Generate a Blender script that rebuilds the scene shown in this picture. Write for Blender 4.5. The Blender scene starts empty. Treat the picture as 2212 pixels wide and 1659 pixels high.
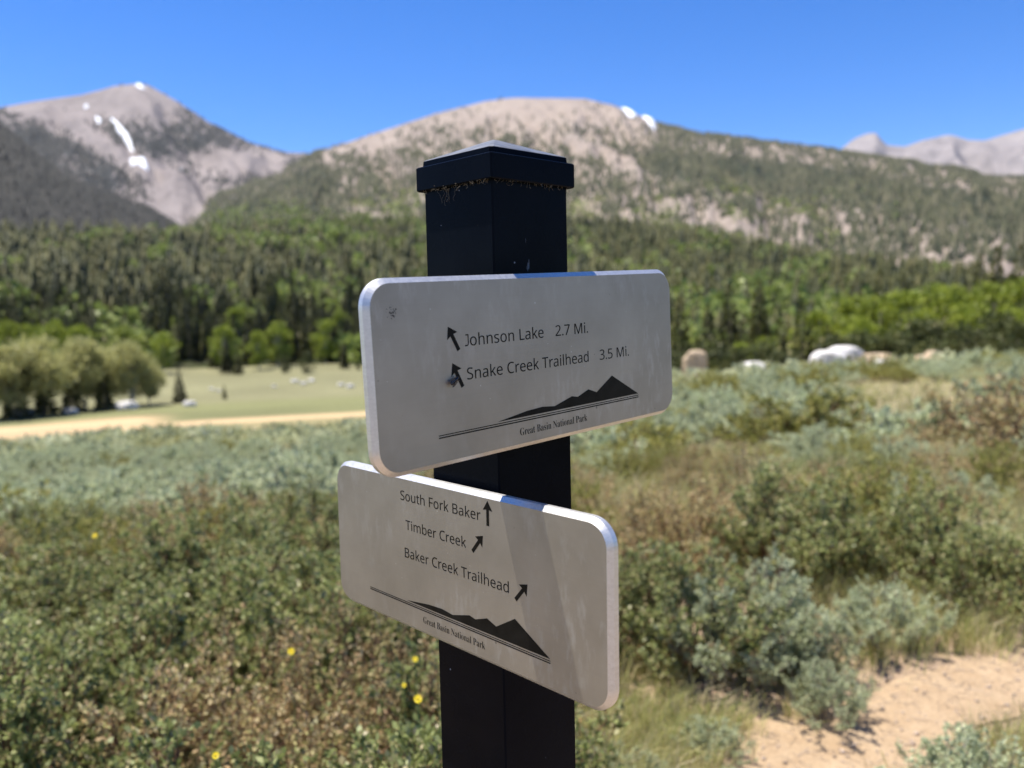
import bpy, math, random
import numpy as np
from mathutils import Matrix, Vector

rng = np.random.default_rng(7)
random.seed(7)
scene = bpy.context.scene
COL = scene.collection

# ------------------------------------------------------------------ camera
EYE = 1.45                      # eye height above the ground at the post
PITCH, ROLL = 0.0839, -0.0222
LENS = 29.655
cp, sp_ = math.cos(PITCH), math.sin(PITCH)
cr, sr = math.cos(ROLL), math.sin(ROLL)
_fwd = Vector((0, cp, -sp_)); _up0 = Vector((0, sp_, cp)); _r0 = Vector((1, 0, 0))
_right = cr * _r0 + sr * _up0
_up = -sr * _r0 + cr * _up0
cam = bpy.data.cameras.new('camera')
cam_o = bpy.data.objects.new('camera', cam)
COL.objects.link(cam_o)
M = Matrix.Identity(4)
for i in range(3):
    M[i][0] = _right[i]; M[i][1] = _up[i]; M[i][2] = -_fwd[i]
M[2][3] = EYE
cam_o.matrix_world = M
cam.sensor_fit = 'HORIZONTAL'; cam.sensor_width = 36.0; cam.lens = LENS
cam.clip_start = 0.05; cam.clip_end = 40000
cam.dof.use_dof = True; cam.dof.focus_distance = 0.80; cam.dof.aperture_fstop = 4.9
scene.camera = cam_o

# ------------------------------------------------------------------ light
SUN_AZ, SUN_EL = math.radians(-69.8), math.radians(72.6)
world = bpy.data.worlds.new('World'); scene.world = world; world.use_nodes = True
wn = world.node_tree.nodes; wl = world.node_tree.links
for n in list(wn): wn.remove(n)
w_out = wn.new('ShaderNodeOutputWorld'); w_bg = wn.new('ShaderNodeBackground')
sky = wn.new('ShaderNodeTexSky'); sky.sky_type = 'NISHITA'; sky.sun_disc = False
sky.sun_elevation = SUN_EL; sky.sun_rotation = SUN_AZ
sky.altitude = 2800; sky.air_density = 1.0; sky.dust_density = 0.2; sky.ozone_density = 2.0
w_hsv = wn.new('ShaderNodeHueSaturation')
w_hsv.inputs['Saturation'].default_value = 1.38; w_hsv.inputs['Hue'].default_value = 0.512
w_bg.inputs['Strength'].default_value = 0.117
wl.new(sky.outputs[0], w_hsv.inputs['Color']); wl.new(w_hsv.outputs[0], w_bg.inputs['Color'])
wl.new(w_bg.outputs[0], w_out.inputs['Surface'])
sun = bpy.data.lights.new('sun', 'SUN'); sun.energy = 5.0; sun.angle = math.radians(0.53)
sun.color = (1.0, 0.94, 0.84)
sun_o = bpy.data.objects.new('sun', sun); COL.objects.link(sun_o)
_s = Vector((math.sin(SUN_AZ) * math.cos(SUN_EL), math.cos(SUN_AZ) * math.cos(SUN_EL), math.sin(SUN_EL)))
sun_o.rotation_euler = _s.to_track_quat('Z', 'Y').to_euler()
sun_o.location = (-30, 10, 60)
vs = scene.view_settings
vs.view_transform = 'Standard'; vs.look = 'None'; vs.gamma = 1.0; vs.use_curve_mapping = False
vs.exposure = 0.87
scene.cycles.use_denoising = True
scene.cycles.max_bounces = 8; scene.cycles.transparent_max_bounces = 8
scene.cycles.caustics_reflective = False; scene.cycles.caustics_refractive = False

# ------------------------------------------------------------------ helpers
FPX = 2059.4 * 2212 / 2500      # focal length in the pixel unit used for measuring the photograph
Rm = np.array([list(_right), list(_up), list(_fwd)])


def ray(px, py):
    """direction through a measured point, scaled so that its horizontal length is 1"""
    px = np.asarray(px, float); py = np.asarray(py, float)
    v = np.stack([(px - 1106) / FPX, -(py - 829.5) / FPX, np.ones_like(px)], -1) @ Rm
    return v / np.hypot(v[..., 0], v[..., 1])[..., None]


def at_r(px, py, r):
    d = ray(px, py) * np.asarray(r, float)[..., None]
    d[..., 2] += EYE
    return d


def hash2(ix, iy, seed):
    h = (ix.astype(np.int64) * 374761393 + iy.astype(np.int64) * 668265263 + seed * 982451653) & 0xffffffff
    h = ((h ^ (h >> 13)) * 1274126177) & 0xffffffff
    return ((h ^ (h >> 16)) & 0xffff) / 65535.0


def vnoise(x, y, seed=0):
    x = np.asarray(x, float); y = np.asarray(y, float)
    ix = np.floor(x); iy = np.floor(y); fx = x - ix; fy = y - iy
    fx = fx * fx * (3 - 2 * fx); fy = fy * fy * (3 - 2 * fy)
    a = hash2(ix, iy, seed); b = hash2(ix + 1, iy, seed); c = hash2(ix, iy + 1, seed); d = hash2(ix + 1, iy + 1, seed)
    return (a * (1 - fx) + b * fx) * (1 - fy) + (c * (1 - fx) + d * fx) * fy


def fbm(x, y, seed=0, octv=4):
    s = 0; a = .5; t = 0
    for k in range(octv):
        s = s + a * vnoise(np.asarray(x) * 2 ** k, np.asarray(y) * 2 ** k, seed + k); t += a; a *= .5
    return s / t


def np_mesh(name, V, Q=None, T=None, smooth=False, attrs=None):
    me = bpy.data.meshes.new(name)
    V = np.asarray(V, np.float32)
    loops = []; tot = []
    if Q is not None and len(Q):
        Q = np.asarray(Q, np.int32); loops.append(Q.ravel()); tot.append(np.full(len(Q), 4, np.int32))
    if T is not None and len(T):
        T = np.asarray(T, np.int32); loops.append(T.ravel()); tot.append(np.full(len(T), 3, np.int32))
    loops = np.concatenate(loops); tot = np.concatenate(tot)
    me.vertices.add(len(V)); me.vertices.foreach_set('co', V.ravel())
    me.loops.add(len(loops)); me.loops.foreach_set('vertex_index', loops)
    me.polygons.add(len(tot))
    st = np.zeros(len(tot), np.int32); st[1:] = np.cumsum(tot)[:-1]
    me.polygons.foreach_set('loop_start', st)
    if smooth: me.polygons.foreach_set('use_smooth', np.ones(len(tot), bool))
    for k, a in (attrs or {}).items():
        a = np.asarray(a, np.float32)
        if a.ndim == 2:
            at = me.attributes.new(k, 'FLOAT_COLOR', 'POINT')
            at.data.foreach_set('color', np.concatenate([a, np.ones((len(a), 1), np.float32)], 1).ravel())
        else:
            at = me.attributes.new(k, 'FLOAT', 'POINT'); at.data.foreach_set('value', a)
    me.update(calc_edges=True); me.validate()
    return me


def py_mesh(name, verts, faces, smooth=False):
    me = bpy.data.meshes.new(name); me.from_pydata([tuple(v) for v in verts], [], faces); me.update()
    if smooth:
        for p in me.polygons: p.use_smooth = True
    return me


def obj(name, me, mat=None, parent=None, loc=None):
    o = bpy.data.objects.new(name, me); COL.objects.link(o)
    if mat is not None and me is not None and not me.materials: me.materials.append(mat)
    if parent is not None: o.parent = parent
    if loc is not None: o.location = loc
    return o


def tag(o, label=None, cat=None, group=None, kind=None):
    if label: o['label'] = label
    if cat: o['category'] = cat
    if group: o['group'] = group
    if kind: o['kind'] = kind
    return o


def thing(name, label, cat, loc=(0, 0, 0), rz=0.0, sc=1.0, group=None):
    o = bpy.data.objects.new(name, None); COL.objects.link(o)
    o.empty_display_size = 0.05
    o.location = loc; o.rotation_euler = (0, 0, rz)
    o.scale = (sc, sc, sc) if np.isscalar(sc) else sc
    return tag(o, label, cat, group)


# ------------------------------------------------------------------ materials
class N:
    def __init__(s, name):
        s.m = bpy.data.materials.new(name); s.m.use_nodes = True
        s.t = s.m.node_tree; s.n = s.t.nodes; s.l = s.t.links
        s.b = s.n['Principled BSDF']; s.o = s.n['Material Output']

    def new(s, t, **kw):
        n = s.n.new(t)
        for k, v in kw.items(): setattr(n, k, v)
        return n

    def link(s, a, b): s.l.new(a, b)

    def coord(s, kind='Object'):
        return s.new('ShaderNodeTexCoord').outputs[kind]

    def noise(s, scale, detail=3, rough=.5, vec=None, dim=None):
        n = s.new('ShaderNodeTexNoise'); n.inputs['Scale'].default_value = scale
        n.inputs['Detail'].default_value = detail; n.inputs['Roughness'].default_value = rough
        s.link(vec if vec is not None else s.coord(), n.inputs['Vector'])
        return n.outputs['Fac']

    def mapping(s, vec, scale=(1, 1, 1)):
        n = s.new('ShaderNodeMapping'); n.inputs['Scale'].default_value = scale
        s.link(vec, n.inputs['Vector']); return n.outputs[0]

    def ramp(s, fac, stops, interp='LINEAR'):
        n = s.new('ShaderNodeValToRGB'); r = n.color_ramp; r.interpolation = interp
        while len(r.elements) < len(stops): r.elements.new(.5)
        for e, (p, c) in zip(r.elements, stops):
            e.position = p; e.color = (*c, 1) if len(c) == 3 else c
        s.link(fac, n.inputs['Fac']); return n.outputs['Color']

    def mix(s, fac, a, b, mode='MIX'):
        n = s.new('ShaderNodeMix', data_type='RGBA', blend_type=mode)
        for v, i in ((fac, 0), (a, 6), (b, 7)):
            if isinstance(v, (int, float)): n.inputs[i].default_value = v
            elif isinstance(v, tuple): n.inputs[i].default_value = (*v, 1)
            else: s.link(v, n.inputs[i])
        return n.outputs[2]

    def math(s, op, a, b=None, clamp=False):
        n = s.new('ShaderNodeMath', operation=op, use_clamp=clamp)
        for v, i in ((a, 0), (b, 1)):
            if v is None: continue
            if isinstance(v, (int, float)): n.inputs[i].default_value = v
            else: s.link(v, n.inputs[i])
        return n.outputs[0]

    def attr(s, name, out='Fac'):
        n = s.new('ShaderNodeAttribute'); n.attribute_name = name; return n.outputs[out]

    def bump(s, h, strength=.3, dist=.01):
        n = s.new('ShaderNodeBump'); n.inputs['Strength'].default_value = strength
        n.inputs['Distance'].default_value = dist; s.link(h, n.inputs['Height'])
        s.link(n.outputs[0], s.b.inputs['Normal'])

    def set(s, **kw):
        for k, v in kw.items():
            i = s.b.inputs[k.replace('_', ' ')]
            if isinstance(v, (int, float)): i.default_value = v
            elif isinstance(v, tuple): i.default_value = (*v, 1)
            else: s.link(v, i)
        return s


def simple(name, col, rough=.6, var=.15, nscale=30, spec=.3):
    n = N(name); f = n.noise(nscale, 4)
    c = n.ramp(f, [(.3, tuple(v * (1 - var) for v in col)), (.7, tuple(min(1, v * (1 + var)) for v in col))])
    n.set(Base_Color=c, Roughness=rough, Specular_IOR_Level=spec)
    return n.m


def leaf_mat(name, cols, trans=.3, rough=.55, bright=.25, spec=.25, island=True, attr=None):
    """leaves: colours spread per leaf, a little per plant, thin enough to let light through"""
    n = N(name)
    if attr: f = n.attr(attr)
    else: f = n.new('ShaderNodeNewGeometry').outputs['Random Per Island']
    k = len(cols)
    c = n.ramp(f, [(i / (k - 1), col) for i, col in enumerate(cols)])
    oi = n.new('ShaderNodeObjectInfo').outputs['Random']
    v = n.math('ADD', n.math('MULTIPLY', oi, bright * 2), 1 - bright)
    mul = n.new('ShaderNodeVectorMath', operation='SCALE')
    n.link(c, mul.inputs[0]); n.link(v, mul.inputs['Scale'])
    c = mul.outputs[0]
    n.set(Base_Color=c, Roughness=rough, Specular_IOR_Level=spec)
    if trans > 0:
        tr = n.new('ShaderNodeBsdfTranslucent'); n.link(c, tr.inputs['Color'])
        mx = n.new('ShaderNodeMixShader'); mx.inputs[0].default_value = trans
        n.link(n.b.outputs[0], mx.inputs[1]); n.link(tr.outputs[0], mx.inputs[2])
        n.link(mx.outputs[0], n.o.inputs['Surface'])
    return n.m


# black powder-coated steel with pale specks
n = N('black_powder_coat')
f = n.noise(9, 5, .6)
c = n.ramp(f, [(.3, (.0025, .0032, .0055)), (.75, (.005, .0065, .010))])
sp1 = n.new('ShaderNodeTexVoronoi'); sp1.inputs['Scale'].default_value = 75; n.link(n.coord(), sp1.inputs['Vector'])
m1 = n.math('LESS_THAN', sp1.outputs['Distance'], n.math('SUBTRACT', n.math('MULTIPLY', n.noise(60, 1), .34), .15))
scr = n.noise(1, 4, .7, n.mapping(n.coord(), (160, 160, 9)))
m2 = n.math('GREATER_THAN', n.math('MULTIPLY', scr, n.noise(17, 2)), .465)
c = n.mix(n.math('MULTIPLY', n.math('MAXIMUM', m1, m2), .75), c, (.30, .32, .36))
n.set(Base_Color=c, Roughness=n.ramp(n.noise(24, 4), [(.3, (.2,) * 3), (.7, (.33,) * 3)]), Specular_IOR_Level=.03)
n.bump(n.noise(420, 2), .05, .001)
BLACK = n.m
n = N('black_paint_with_glare')  # black cap roof, sun and sky glare put into a paler base colour
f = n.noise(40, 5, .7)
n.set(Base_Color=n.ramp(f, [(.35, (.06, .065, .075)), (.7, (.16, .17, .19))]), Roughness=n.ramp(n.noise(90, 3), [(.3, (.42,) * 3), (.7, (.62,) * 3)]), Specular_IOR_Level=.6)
CAP_GLARE = n.m

# brushed and clear-anodised aluminium
n = N('anodised_aluminium')
co = n.coord()
st = n.noise(1, 4, .6, n.mapping(co, (14, 900, 40)))
cl = n.noise(13, 4, .6)
c = n.ramp(cl, [(.3, (.32, .295, .25)), (.7, (.395, .365, .315))])
dr = n.noise(1, 5, .65, n.mapping(co, (75, 26, 60)))
dm = n.math('MULTIPLY', n.ramp(dr, [(.52, (0, 0, 0)), (.70, (1, 1, 1))]), n.ramp(n.noise(9, 2), [(.40, (0,) * 3), (.62, (1,) * 3)]))
c = n.mix(n.math('MULTIPLY', dm, .5), c, (.55, .53, .48))
vs_ = n.new('ShaderNodeTexVoronoi'); vs_.inputs['Scale'].default_value = 130; n.link(co, vs_.inputs['Vector'])
sk = n.math('LESS_THAN', vs_.outputs['Distance'], n.math('SUBTRACT', n.math('MULTIPLY', n.noise(55, 1), .5), .262))
c = n.mix(n.math('MULTIPLY', sk, .5), c, (.65, .63, .6))
vs2 = n.new('ShaderNodeTexVoronoi'); vs2.inputs['Scale'].default_value = 60; n.link(co, vs2.inputs['Vector'])
dk = n.math('LESS_THAN', vs2.outputs['Distance'], n.math('SUBTRACT', n.math('MULTIPLY', n.noise(23, 1), .42), .20))
c = n.mix(n.math('MULTIPLY', dk, .55), c, (.10, .095, .09))
ro = n.math('ADD', n.math('MULTIPLY', st, .10), n.math('ADD', n.math('MULTIPLY', dm, .08), .51))
n.set(Base_Color=c, Metallic=.94, Roughness=ro)
n.bump(st, .035, .0006)
ALU = n.m
n = N('machined_aluminium_edge')
st = n.noise(1, 4, .65, n.mapping(n.coord(), (420, 420, 60)))
n.set(Base_Color=n.ramp(st, [(.3, (.60, .59, .575)), (.7, (.72, .71, .69))]), Metallic=.78, Roughness=n.ramp(st, [(.3, (.42,) * 3), (.7, (.50,) * 3)]))
n.bump(st, .015, .0003)
EDGE = n.m

n = N('black_print')
f = n.noise(60, 4)
n.set(Base_Color=n.ramp(f, [(.35, (.0025, .0025, .0025)), (.8, (.012, .0115, .010))]), Roughness=.45, Specular_IOR_Level=.10)
PRINT = n.m
SMUDGE = simple('dark_smudge', (.06, .058, .055), .8)
WEB = simple('dusty_cobweb', (.17, .145, .11), .9)

# ------------------------------------------------------------------ the land near the post
GX = np.array([-900, 0, 300, 700, 1100, 1500, 1850, 2212, 3200], float)
GR = np.array([0, 1, 4, 7, 10, 15, 22, 36, 45, 60, 85, 110, 130, 160, 200, 260, 400, 9000], float)
_L = [0, 0, -.02, -.40, -.95, -1.55, -2.2, -3.4, -4.4, -5.9, -8.0, -9.8, -10.4, -10.2, -9.3, -12, -25, -60]
_L2 = [0, 0, -.0, -.35, -.90, -1.55, -2.3, -3.6, -4.7, -6.0, -8.0, -9.8, -10.4, -10.2, -9.3, -12, -25, -60]
_C = [0, 0, 0, -.2, -.55, -.95, -1.45, -2.4, -3.2, -5.2, -8.0, -9.5, -10.2, -10., -9.5, -12, -25, -60]
_R1 = [0, 0, 0, -.15, -.35, -.6, -1.0, -1.72, -2.35, -4.5, -7.5, -9, -9.5, -9.5, -9, -12, -25, -60]
_R2 = [0, 0, 0, -.05, -.15, -.3, -.55, -1.2, -1.8, -3.5, -5.5, -6, -6.5, -6, -5, -10, -25, -60]
_R3 = [0, 0, 0, .0, .0, .0, -.2, -.85, -1.40, -2.5, -4.8, -4.5, -3.5, -1.5, 2, -4, -25, -60]
GZ = np.array([_L, _L, _L, _L2, _C, _R1, _R2, _R3, _R3])


def ground_z(x, y):
    x = np.asarray(x, float); y = np.asarray(y, float)
    r = np.hypot(x, y); az = np.clip(np.arctan2(x, y), -1.05, 1.05)
    X = np.clip(1106 + FPX * np.tan(az), GX[0], GX[-1] - 1e-6)
    i = np.clip(np.searchsorted(GX, X, 'right') - 1, 0, len(GX) - 2)
    t = (X - GX[i]) / (GX[i + 1] - GX[i]); t = t * t * (3 - 2 * t)
    rr = np.clip(r, 0, GR[-1] - 1e-3)
    j = np.clip(np.searchsorted(GR, rr, 'right') - 1, 0, len(GR) - 2)
    u = (rr - GR[j]) / (GR[j + 1] - GR[j])
    z = (GZ[i, j] * (1 - t) + GZ[i + 1, j] * t) * (1 - u) + (GZ[i, j + 1] * (1 - t) + GZ[i + 1, j + 1] * t) * u
    amp = np.clip((r - 1.5) / 20, 0, 1)
    z = z + amp * .22 * (fbm(x / 7, y / 7, 3) - .5) + np.clip((r - .4) / 3, 0, 1) * .05 * (fbm(x / .7, y / .7, 5) - .5)
    return z


def on_ground(px, r):
    """a point on the ground at distance r in the direction of column px"""
    az = math.atan((px - 1106) / FPX)
    x, y = r * math.sin(az), r * math.cos(az)
    return x, y, float(ground_z(x, y))


def ground_hit(px, py):
    d = ray(px, py); lo = None
    for r in np.concatenate([np.linspace(.5, 20, 800), np.linspace(20, 300, 1500)]):
        if EYE + d[2] * r <= float(ground_z(d[0] * r, d[1] * r)): return d[0] * r, d[1] * r, r
    return d[0] * 300, d[1] * 300, 300


def smoothstep(a, b, x):
    t = np.clip((x - a) / (b - a), 0, 1); return t * t * (3 - 2 * t)


# polar sheet, dense in the direction of view
az = np.concatenate([np.linspace(-math.pi, -.75, 40)[:-1], np.linspace(-.75, .75, 260), np.linspace(.75, math.pi, 40)[1:]])
rr = np.concatenate([[0.02], np.geomspace(.3, 260, 210), np.geomspace(300, 12000, 18)])
A, Rr = np.meshgrid(az, rr)
gx = Rr * np.sin(A); gy = Rr * np.cos(A); gz = ground_z(gx, gy)
na, nr = len(az), len(rr)
V = np.stack([gx, gy, gz], -1).reshape(-1, 3)
idx = np.arange(na * nr).reshape(nr, na)
Q = np.stack([idx[:-1, :-1], idx[:-1, 1:], idx[1:, 1:], idx[1:, :-1]], -1).reshape(-1, 4)[:, ::-1]
# the kind of ground cover: soil and litter near, sage soil, straw meadow, green meadow, pale field
r_ = Rr.ravel(); x_ = V[:, 0]; y_ = V[:, 1]
X_ = 1106 + FPX * np.tan(np.clip(A.ravel(), -1, 1))
soil = np.array([.38, .28, .195]); sagesoil = np.array([.19, .165, .10]); straw = np.array([.47, .345, .20])
green = np.array([.165, .17, .08]); field = np.array([.195, .19, .105]); rightfield = np.array([.33, .29, .15])
nz = fbm(x_ / 14, y_ / 14, 21)[:, None]; nz2 = fbm(x_ / 40, y_ / 9, 27)[:, None]
c = np.repeat(soil[None], len(V), 0)
k = smoothstep(6, 11, r_)[:, None]; c = c * (1 - k) + (sagesoil * (.75 + .5 * nz)) * k
left = smoothstep(1350, 1050, X_)[:, None]
k = smoothstep(40, 50, r_)[:, None]
rb = r_ + 10 * (nz2[:, 0] - .5)
st_ = smoothstep(44, 49, rb) * smoothstep(84, 77, rb) + smoothstep(80, 84, rb) * smoothstep(110, 104, rb) * smoothstep(400, 250, X_)
nzs = fbm(x_ / 70, y_ / 13, 33, 4)
st_ = np.clip(st_ * (.25 + 1.2 * smoothstep(.33, .52, nzs)), 0, 1)[:, None]
mead = straw * (.8 + .4 * nz) * st_ + green * (.8 + .4 * nz) * (1 - st_)
far_g = smoothstep(120, 128, r_ + 14 * (nz[:, 0] - .5))[:, None]
mead = mead * (1 - far_g) + (field * (.75 + .5 * nz)) * far_g
gb = (smoothstep(108, 113, r_) * smoothstep(130, 121, r_))[:, None]
mead = mead * (1 - gb * .8) + green * 1.15 * gb * .8
c = c * (1 - k * left) + mead * k * left
k = (smoothstep(12, 30, r_)[:, None]) * (1 - left)
c = c * (1 - k) + rightfield * (.8 + .4 * nz) * k
k = (smoothstep(.75, 1.1, np.abs(A.ravel())) * smoothstep(2.5, 5.5, r_))[:, None]
c = c * (1 - k) + np.array([.17, .16, .085]) * (.7 + .6 * nz) * k
me = np_mesh('ground', V, Q, smooth=True, attrs={'cover': np.clip(c, 0, 1)})
n = N('ground_cover')
base = n.attr('cover', 'Color')
f1 = n.noise(2.2, 6, .65); f2 = n.noise(28, 5, .7)
c = n.mix(.8, base, n.ramp(f1, [(.25, (.68, .66, .64)), (.75, (1.25, 1.25, 1.22))]), 'MULTIPLY')
c = n.mix(.8, c, n.ramp(f2, [(.25, (.7, .68, .66)), (.7, (1.25, 1.25, 1.25))]), 'MULTIPLY')
n.set(Base_Color=c, Roughness=.95, Specular_IOR_Level=.1)
n.bump(n.noise(45, 6, .7), .6, .02)
ground = tag(obj('ground', me, n.m), 'dry mountain valley ground sloping down to the meadow', kind='structure')

# ------------------------------------------------------------------ trodden path
pl = [(1330, 1760), (1480, 1640), (1700, 1545), (1950, 1470), (2230, 1400), (2500, 1340)]
pr = [(1500, 2000), (1800, 1850), (2000, 1640), (2120, 1570), (2330, 1520), (2650, 1450)]
P1 = [ground_hit(*p)[:2] for p in pl]; P2 = [ground_hit(*p)[:2] for p in pr]


def polyline(P, m):
    P = np.array(P); d = np.concatenate([[0], np.cumsum(np.hypot(*np.diff(P, axis=0).T))]); t = np.linspace(0, d[-1], m)
    return np.stack([np.interp(t, d, P[:, 0]), np.interp(t, d, P[:, 1])], -1)


P1 = polyline(P1, 70); P2 = polyline(P2, 70)
PATH_L, PATH_R = P1, P2
u = np.linspace(0, 1, 26)
g = P1[:, None] * (1 - u)[None, :, None] + P2[:, None] * u[None, :, None]
g = g + (fbm(g[..., 0] * 5, g[..., 1] * 5, 77)[..., None] - .5) * .14 * (np.abs(u - .5) * 2)[None, :, None]
pz = ground_z(g[..., 0], g[..., 1]) + .004 + .012 * np.sin(np.pi * u)[None] * 0 + .006 * fbm(g[..., 0] * 9, g[..., 1] * 9, 4)
V = np.concatenate([g, pz[..., None]], -1).reshape(-1, 3)
idx = np.arange(70 * 26).reshape(70, 26)
Q = np.stack([idx[:-1, :-1], idx[:-1, 1:], idx[1:, 1:], idx[1:, :-1]], -1).reshape(-1, 4)
n = N('trodden_soil')
f1 = n.noise(5, 6, .7); f2 = n.noise(90, 4, .7)
c = n.ramp(f1, [(.25, (.36, .25, .15)), (.55, (.455, .335, .215)), (.8, (.53, .405, .275))])
c = n.mix(.75, c, n.ramp(f2, [(.3, (.68, .66, .64)), (.62, (1.15, 1.15, 1.15))]), 'MULTIPLY')
n.set(Base_Color=c, Roughness=.95, Specular_IOR_Level=.1)
n.bump(n.noise(120, 5, .75), .7, .012)
path = tag(obj('path', np_mesh('path', V, Q, smooth=True), n.m), 'trodden bare soil path crossing the brush', kind='structure')
me_path = path.data


def in_path(x, y, grow=0.0):
    d = np.stack([x, y], -1)
    a = np.linalg.norm(P1[None] - d[:, None], axis=-1); i = a.argmin(1)
    c0 = P1[i]; c1 = P2[i]; w = c1 - c0; L = np.linalg.norm(w, axis=1)
    t = ((d - c0) * w).sum(1) / L
    return (t > -grow) & (t < L + grow) & (np.abs((d - c0)[:, 0] * w[:, 1] - (d - c0)[:, 1] * w[:, 0]) / L < .6)


# ------------------------------------------------------------------ hills and mountains
class Ridge:
    """a hill: front slope from r0 up to its crest line, then a back slope"""

    def __init__(s, crest, r0, r1, z0, power=1.1, relief=0., seed=1, gully=60.):
        s.cx = np.array([p[0] for p in crest], float); s.cy = np.array([p[1] for p in crest], float)
        s.r0, s.r1, s.z0, s.power, s.relief, s.seed, s.gully = r0, r1, z0, power, relief, seed, gully

    def crest_z(s, X):
        return at_r(X, np.interp(X, s.cx, s.cy), np.full(np.shape(X), s.r1))[..., 2]

    def pos(s, X, t):
        """X column, t 0 base, 1 crest, up to 2 at the foot of the back slope"""
        X = np.asarray(X, float); t = np.asarray(t, float)
        zc = s.crest_z(X)
        tf = np.clip(t, 0, 1)
        z = s.z0 + (zc - s.z0) * tf ** s.power
        if s.relief:
            w = np.sin(np.pi * np.clip(tf, 0, 1)) ** .8
            g = 1 - np.abs(2 * fbm(X / s.gully + tf * 1.5, tf * 2.2, s.seed, 3) - 1) * 2
            z = z + s.relief * w * (g - .4) + s.relief * .5 * w * (fbm(X / 25, tf * 9, s.seed + 9) - .5)
        tb = np.clip(t - 1, 0, 1)
        z = np.where(t > 1, zc - (zc - s.z0 + 60) * tb ** 1.1, z)
        r = s.r0 + (s.r1 - s.r0) * t
        d = ray(X, np.full(np.shape(X), 600.))
        return np.stack([d[..., 0] * r, d[..., 1] * r, z], -1)

    def mesh(s, name, x0, x1, step, rows=60, attr=None):
        X = np.arange(x0, x1 + step, step, dtype=float); t = np.concatenate([np.linspace(0, 1, rows), np.linspace(1.08, 2, 12)])
        XX, TT = np.meshgrid(X, t); P = s.pos(XX, TT)
        V = P.reshape(-1, 3); nx = len(X); idx = np.arange(len(V)).reshape(len(t), nx)
        Q = np.stack([idx[:-1, :-1], idx[:-1, 1:], idx[1:, 1:], idx[1:, :-1]], -1).reshape(-1, 4)[:, ::-1]
        return np_mesh(name, V, Q, smooth=True, attrs={k: f(XX.ravel(), V) for k, f in (attr or {}).items()})


def to_px(V):
    v = (V - np.array([0, 0, EYE])) @ Rm.T
    return 1106 + FPX * v[:, 0] / v[:, 2], 829.5 - FPX * v[:, 1] / v[:, 2]


hill = Ridge([(-700, 455), (0, 497), (380, 503), (520, 492), (700, 482), (900, 478), (1200, 470), (1500, 505), (1800, 560), (2212, 600), (3000, 600)], 186, 760, -12, 1.12, 10, 11)
dome = Ridge([(-700, 540), (200, 520), (380, 500), (430, 470), (470, 432), (540, 402), (620, 372), (690, 332), (800, 295), (950, 246), (1060, 218), (1120, 211), (1270, 213), (1340, 231), (1420, 265),
              (1500, 287), (1650, 308), (1830, 331), (2000, 362), (2212, 393), (2500, 430), (3100, 500)], 700, 2600, 20, .95, 45, 12, 90)
shade = Ridge([(-800, 60), (-300, 130), (0, 258), (30, 285), (60, 305), (130, 370), (200, 412), (260, 432), (330, 458), (380, 488), (420, 520), (520, 560), (900, 600)], 720, 1500, 20, 1.0, 18, 13, 80)
peak = Ridge([(-900, 330), (-300, 262), (0, 240), (60, 228), (100, 221), (200, 207), (240, 197), (270, 188), (325, 182), (345, 186), (400, 218), (470, 266), (560, 312), (620, 329), (690, 332), (800, 345), (1000, 400), (1400, 470)], 1650, 3600, 60, .92, 70, 14, 130)
far = Ridge([(1500, 420), (1760, 345), (1810, 325), (1840, 301), (1868, 289), (1888, 287), (1898, 300), (1912, 314), (1950, 317), (1985, 304), (2040, 292), (2052, 293), (2085, 303), (2120, 304), (2160, 292), (2212, 277), (2400, 240), (2800, 300), (3300, 420)], 4200, 6800, 250, .95, 120, 15, 100)


def rock_mat(name, dark, mid, light, veg, thr, s1=.02, s2=.004):
    n = N(name); co = n.coord()
    f = n.noise(s1, 6, .65, co); g = n.noise(s2, 5, .6, co)
    c = n.ramp(n.math('ADD', n.math('MULTIPLY', f, .6), n.math('MULTIPLY', g, .4)), [(.32, dark), (.5, mid), (.66, light)])
    v = n.attr('veg')
    q = n.math('ADD', n.math('MULTIPLY', n.noise(s1 * 1.3, 5, .7, n.mapping(co, (1.6, 1, .55))), .75), n.math('MULTIPLY', g, .25))
    mk = n.math('MULTIPLY', n.math('SUBTRACT', n.math('ADD', q, n.math('MULTIPLY', v, .9)), thr), 9, True)
    c = n.mix(mk, c, n.ramp(n.noise(s1 * 3, 3, .6, co), [(.3, tuple(k * .7 for k in veg)), (.7, tuple(k * 1.35 for k in veg))]))
    n.set(Base_Color=c, Roughness=.95, Specular_IOR_Level=.05)
    n.bump(n.noise(s1 * 2, 6, .7, co), .8, 14)
    return n.m


def veg_peak(X, V):
    px, py = to_px(V)
    v = .17 + .24 * smoothstep(210, 300, py) * smoothstep(520, 380, py)
    v = v + .30 * fbm(px / 45 + py / 60, py / 55 - px / 90, 31) - .15
    v = v - .35 * np.exp(-(((px - 500) / 150) ** 2 + ((py - 350) / 28) ** 2)) - .3 * np.exp(-(((px - 250) / 90) ** 2 + ((py - 225) / 30) ** 2))
    v = v - .30 * np.exp(-((py - 345 - (px - 280) * .55) / 26) ** 2) - .25 * np.exp(-(((px - 390) / 70) ** 2 + ((py - 440) / 50) ** 2))
    return v


def veg_dome(X, V):
    px, py = to_px(V)
    cy = np.interp(px, dome.cx, dome.cy)
    d = py - cy
    bare = np.exp(-((px - 1180) / 250) ** 2)
    v = .46 * smoothstep(8 + 25 * bare, 60 + 80 * bare, d) + .34 * smoothstep(1330, 1430, px) * smoothstep(150, 60, d) + .6 * smoothstep(760, 670, px)
    return v - .10 - .22 * bare * smoothstep(60, 10, d)


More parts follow.
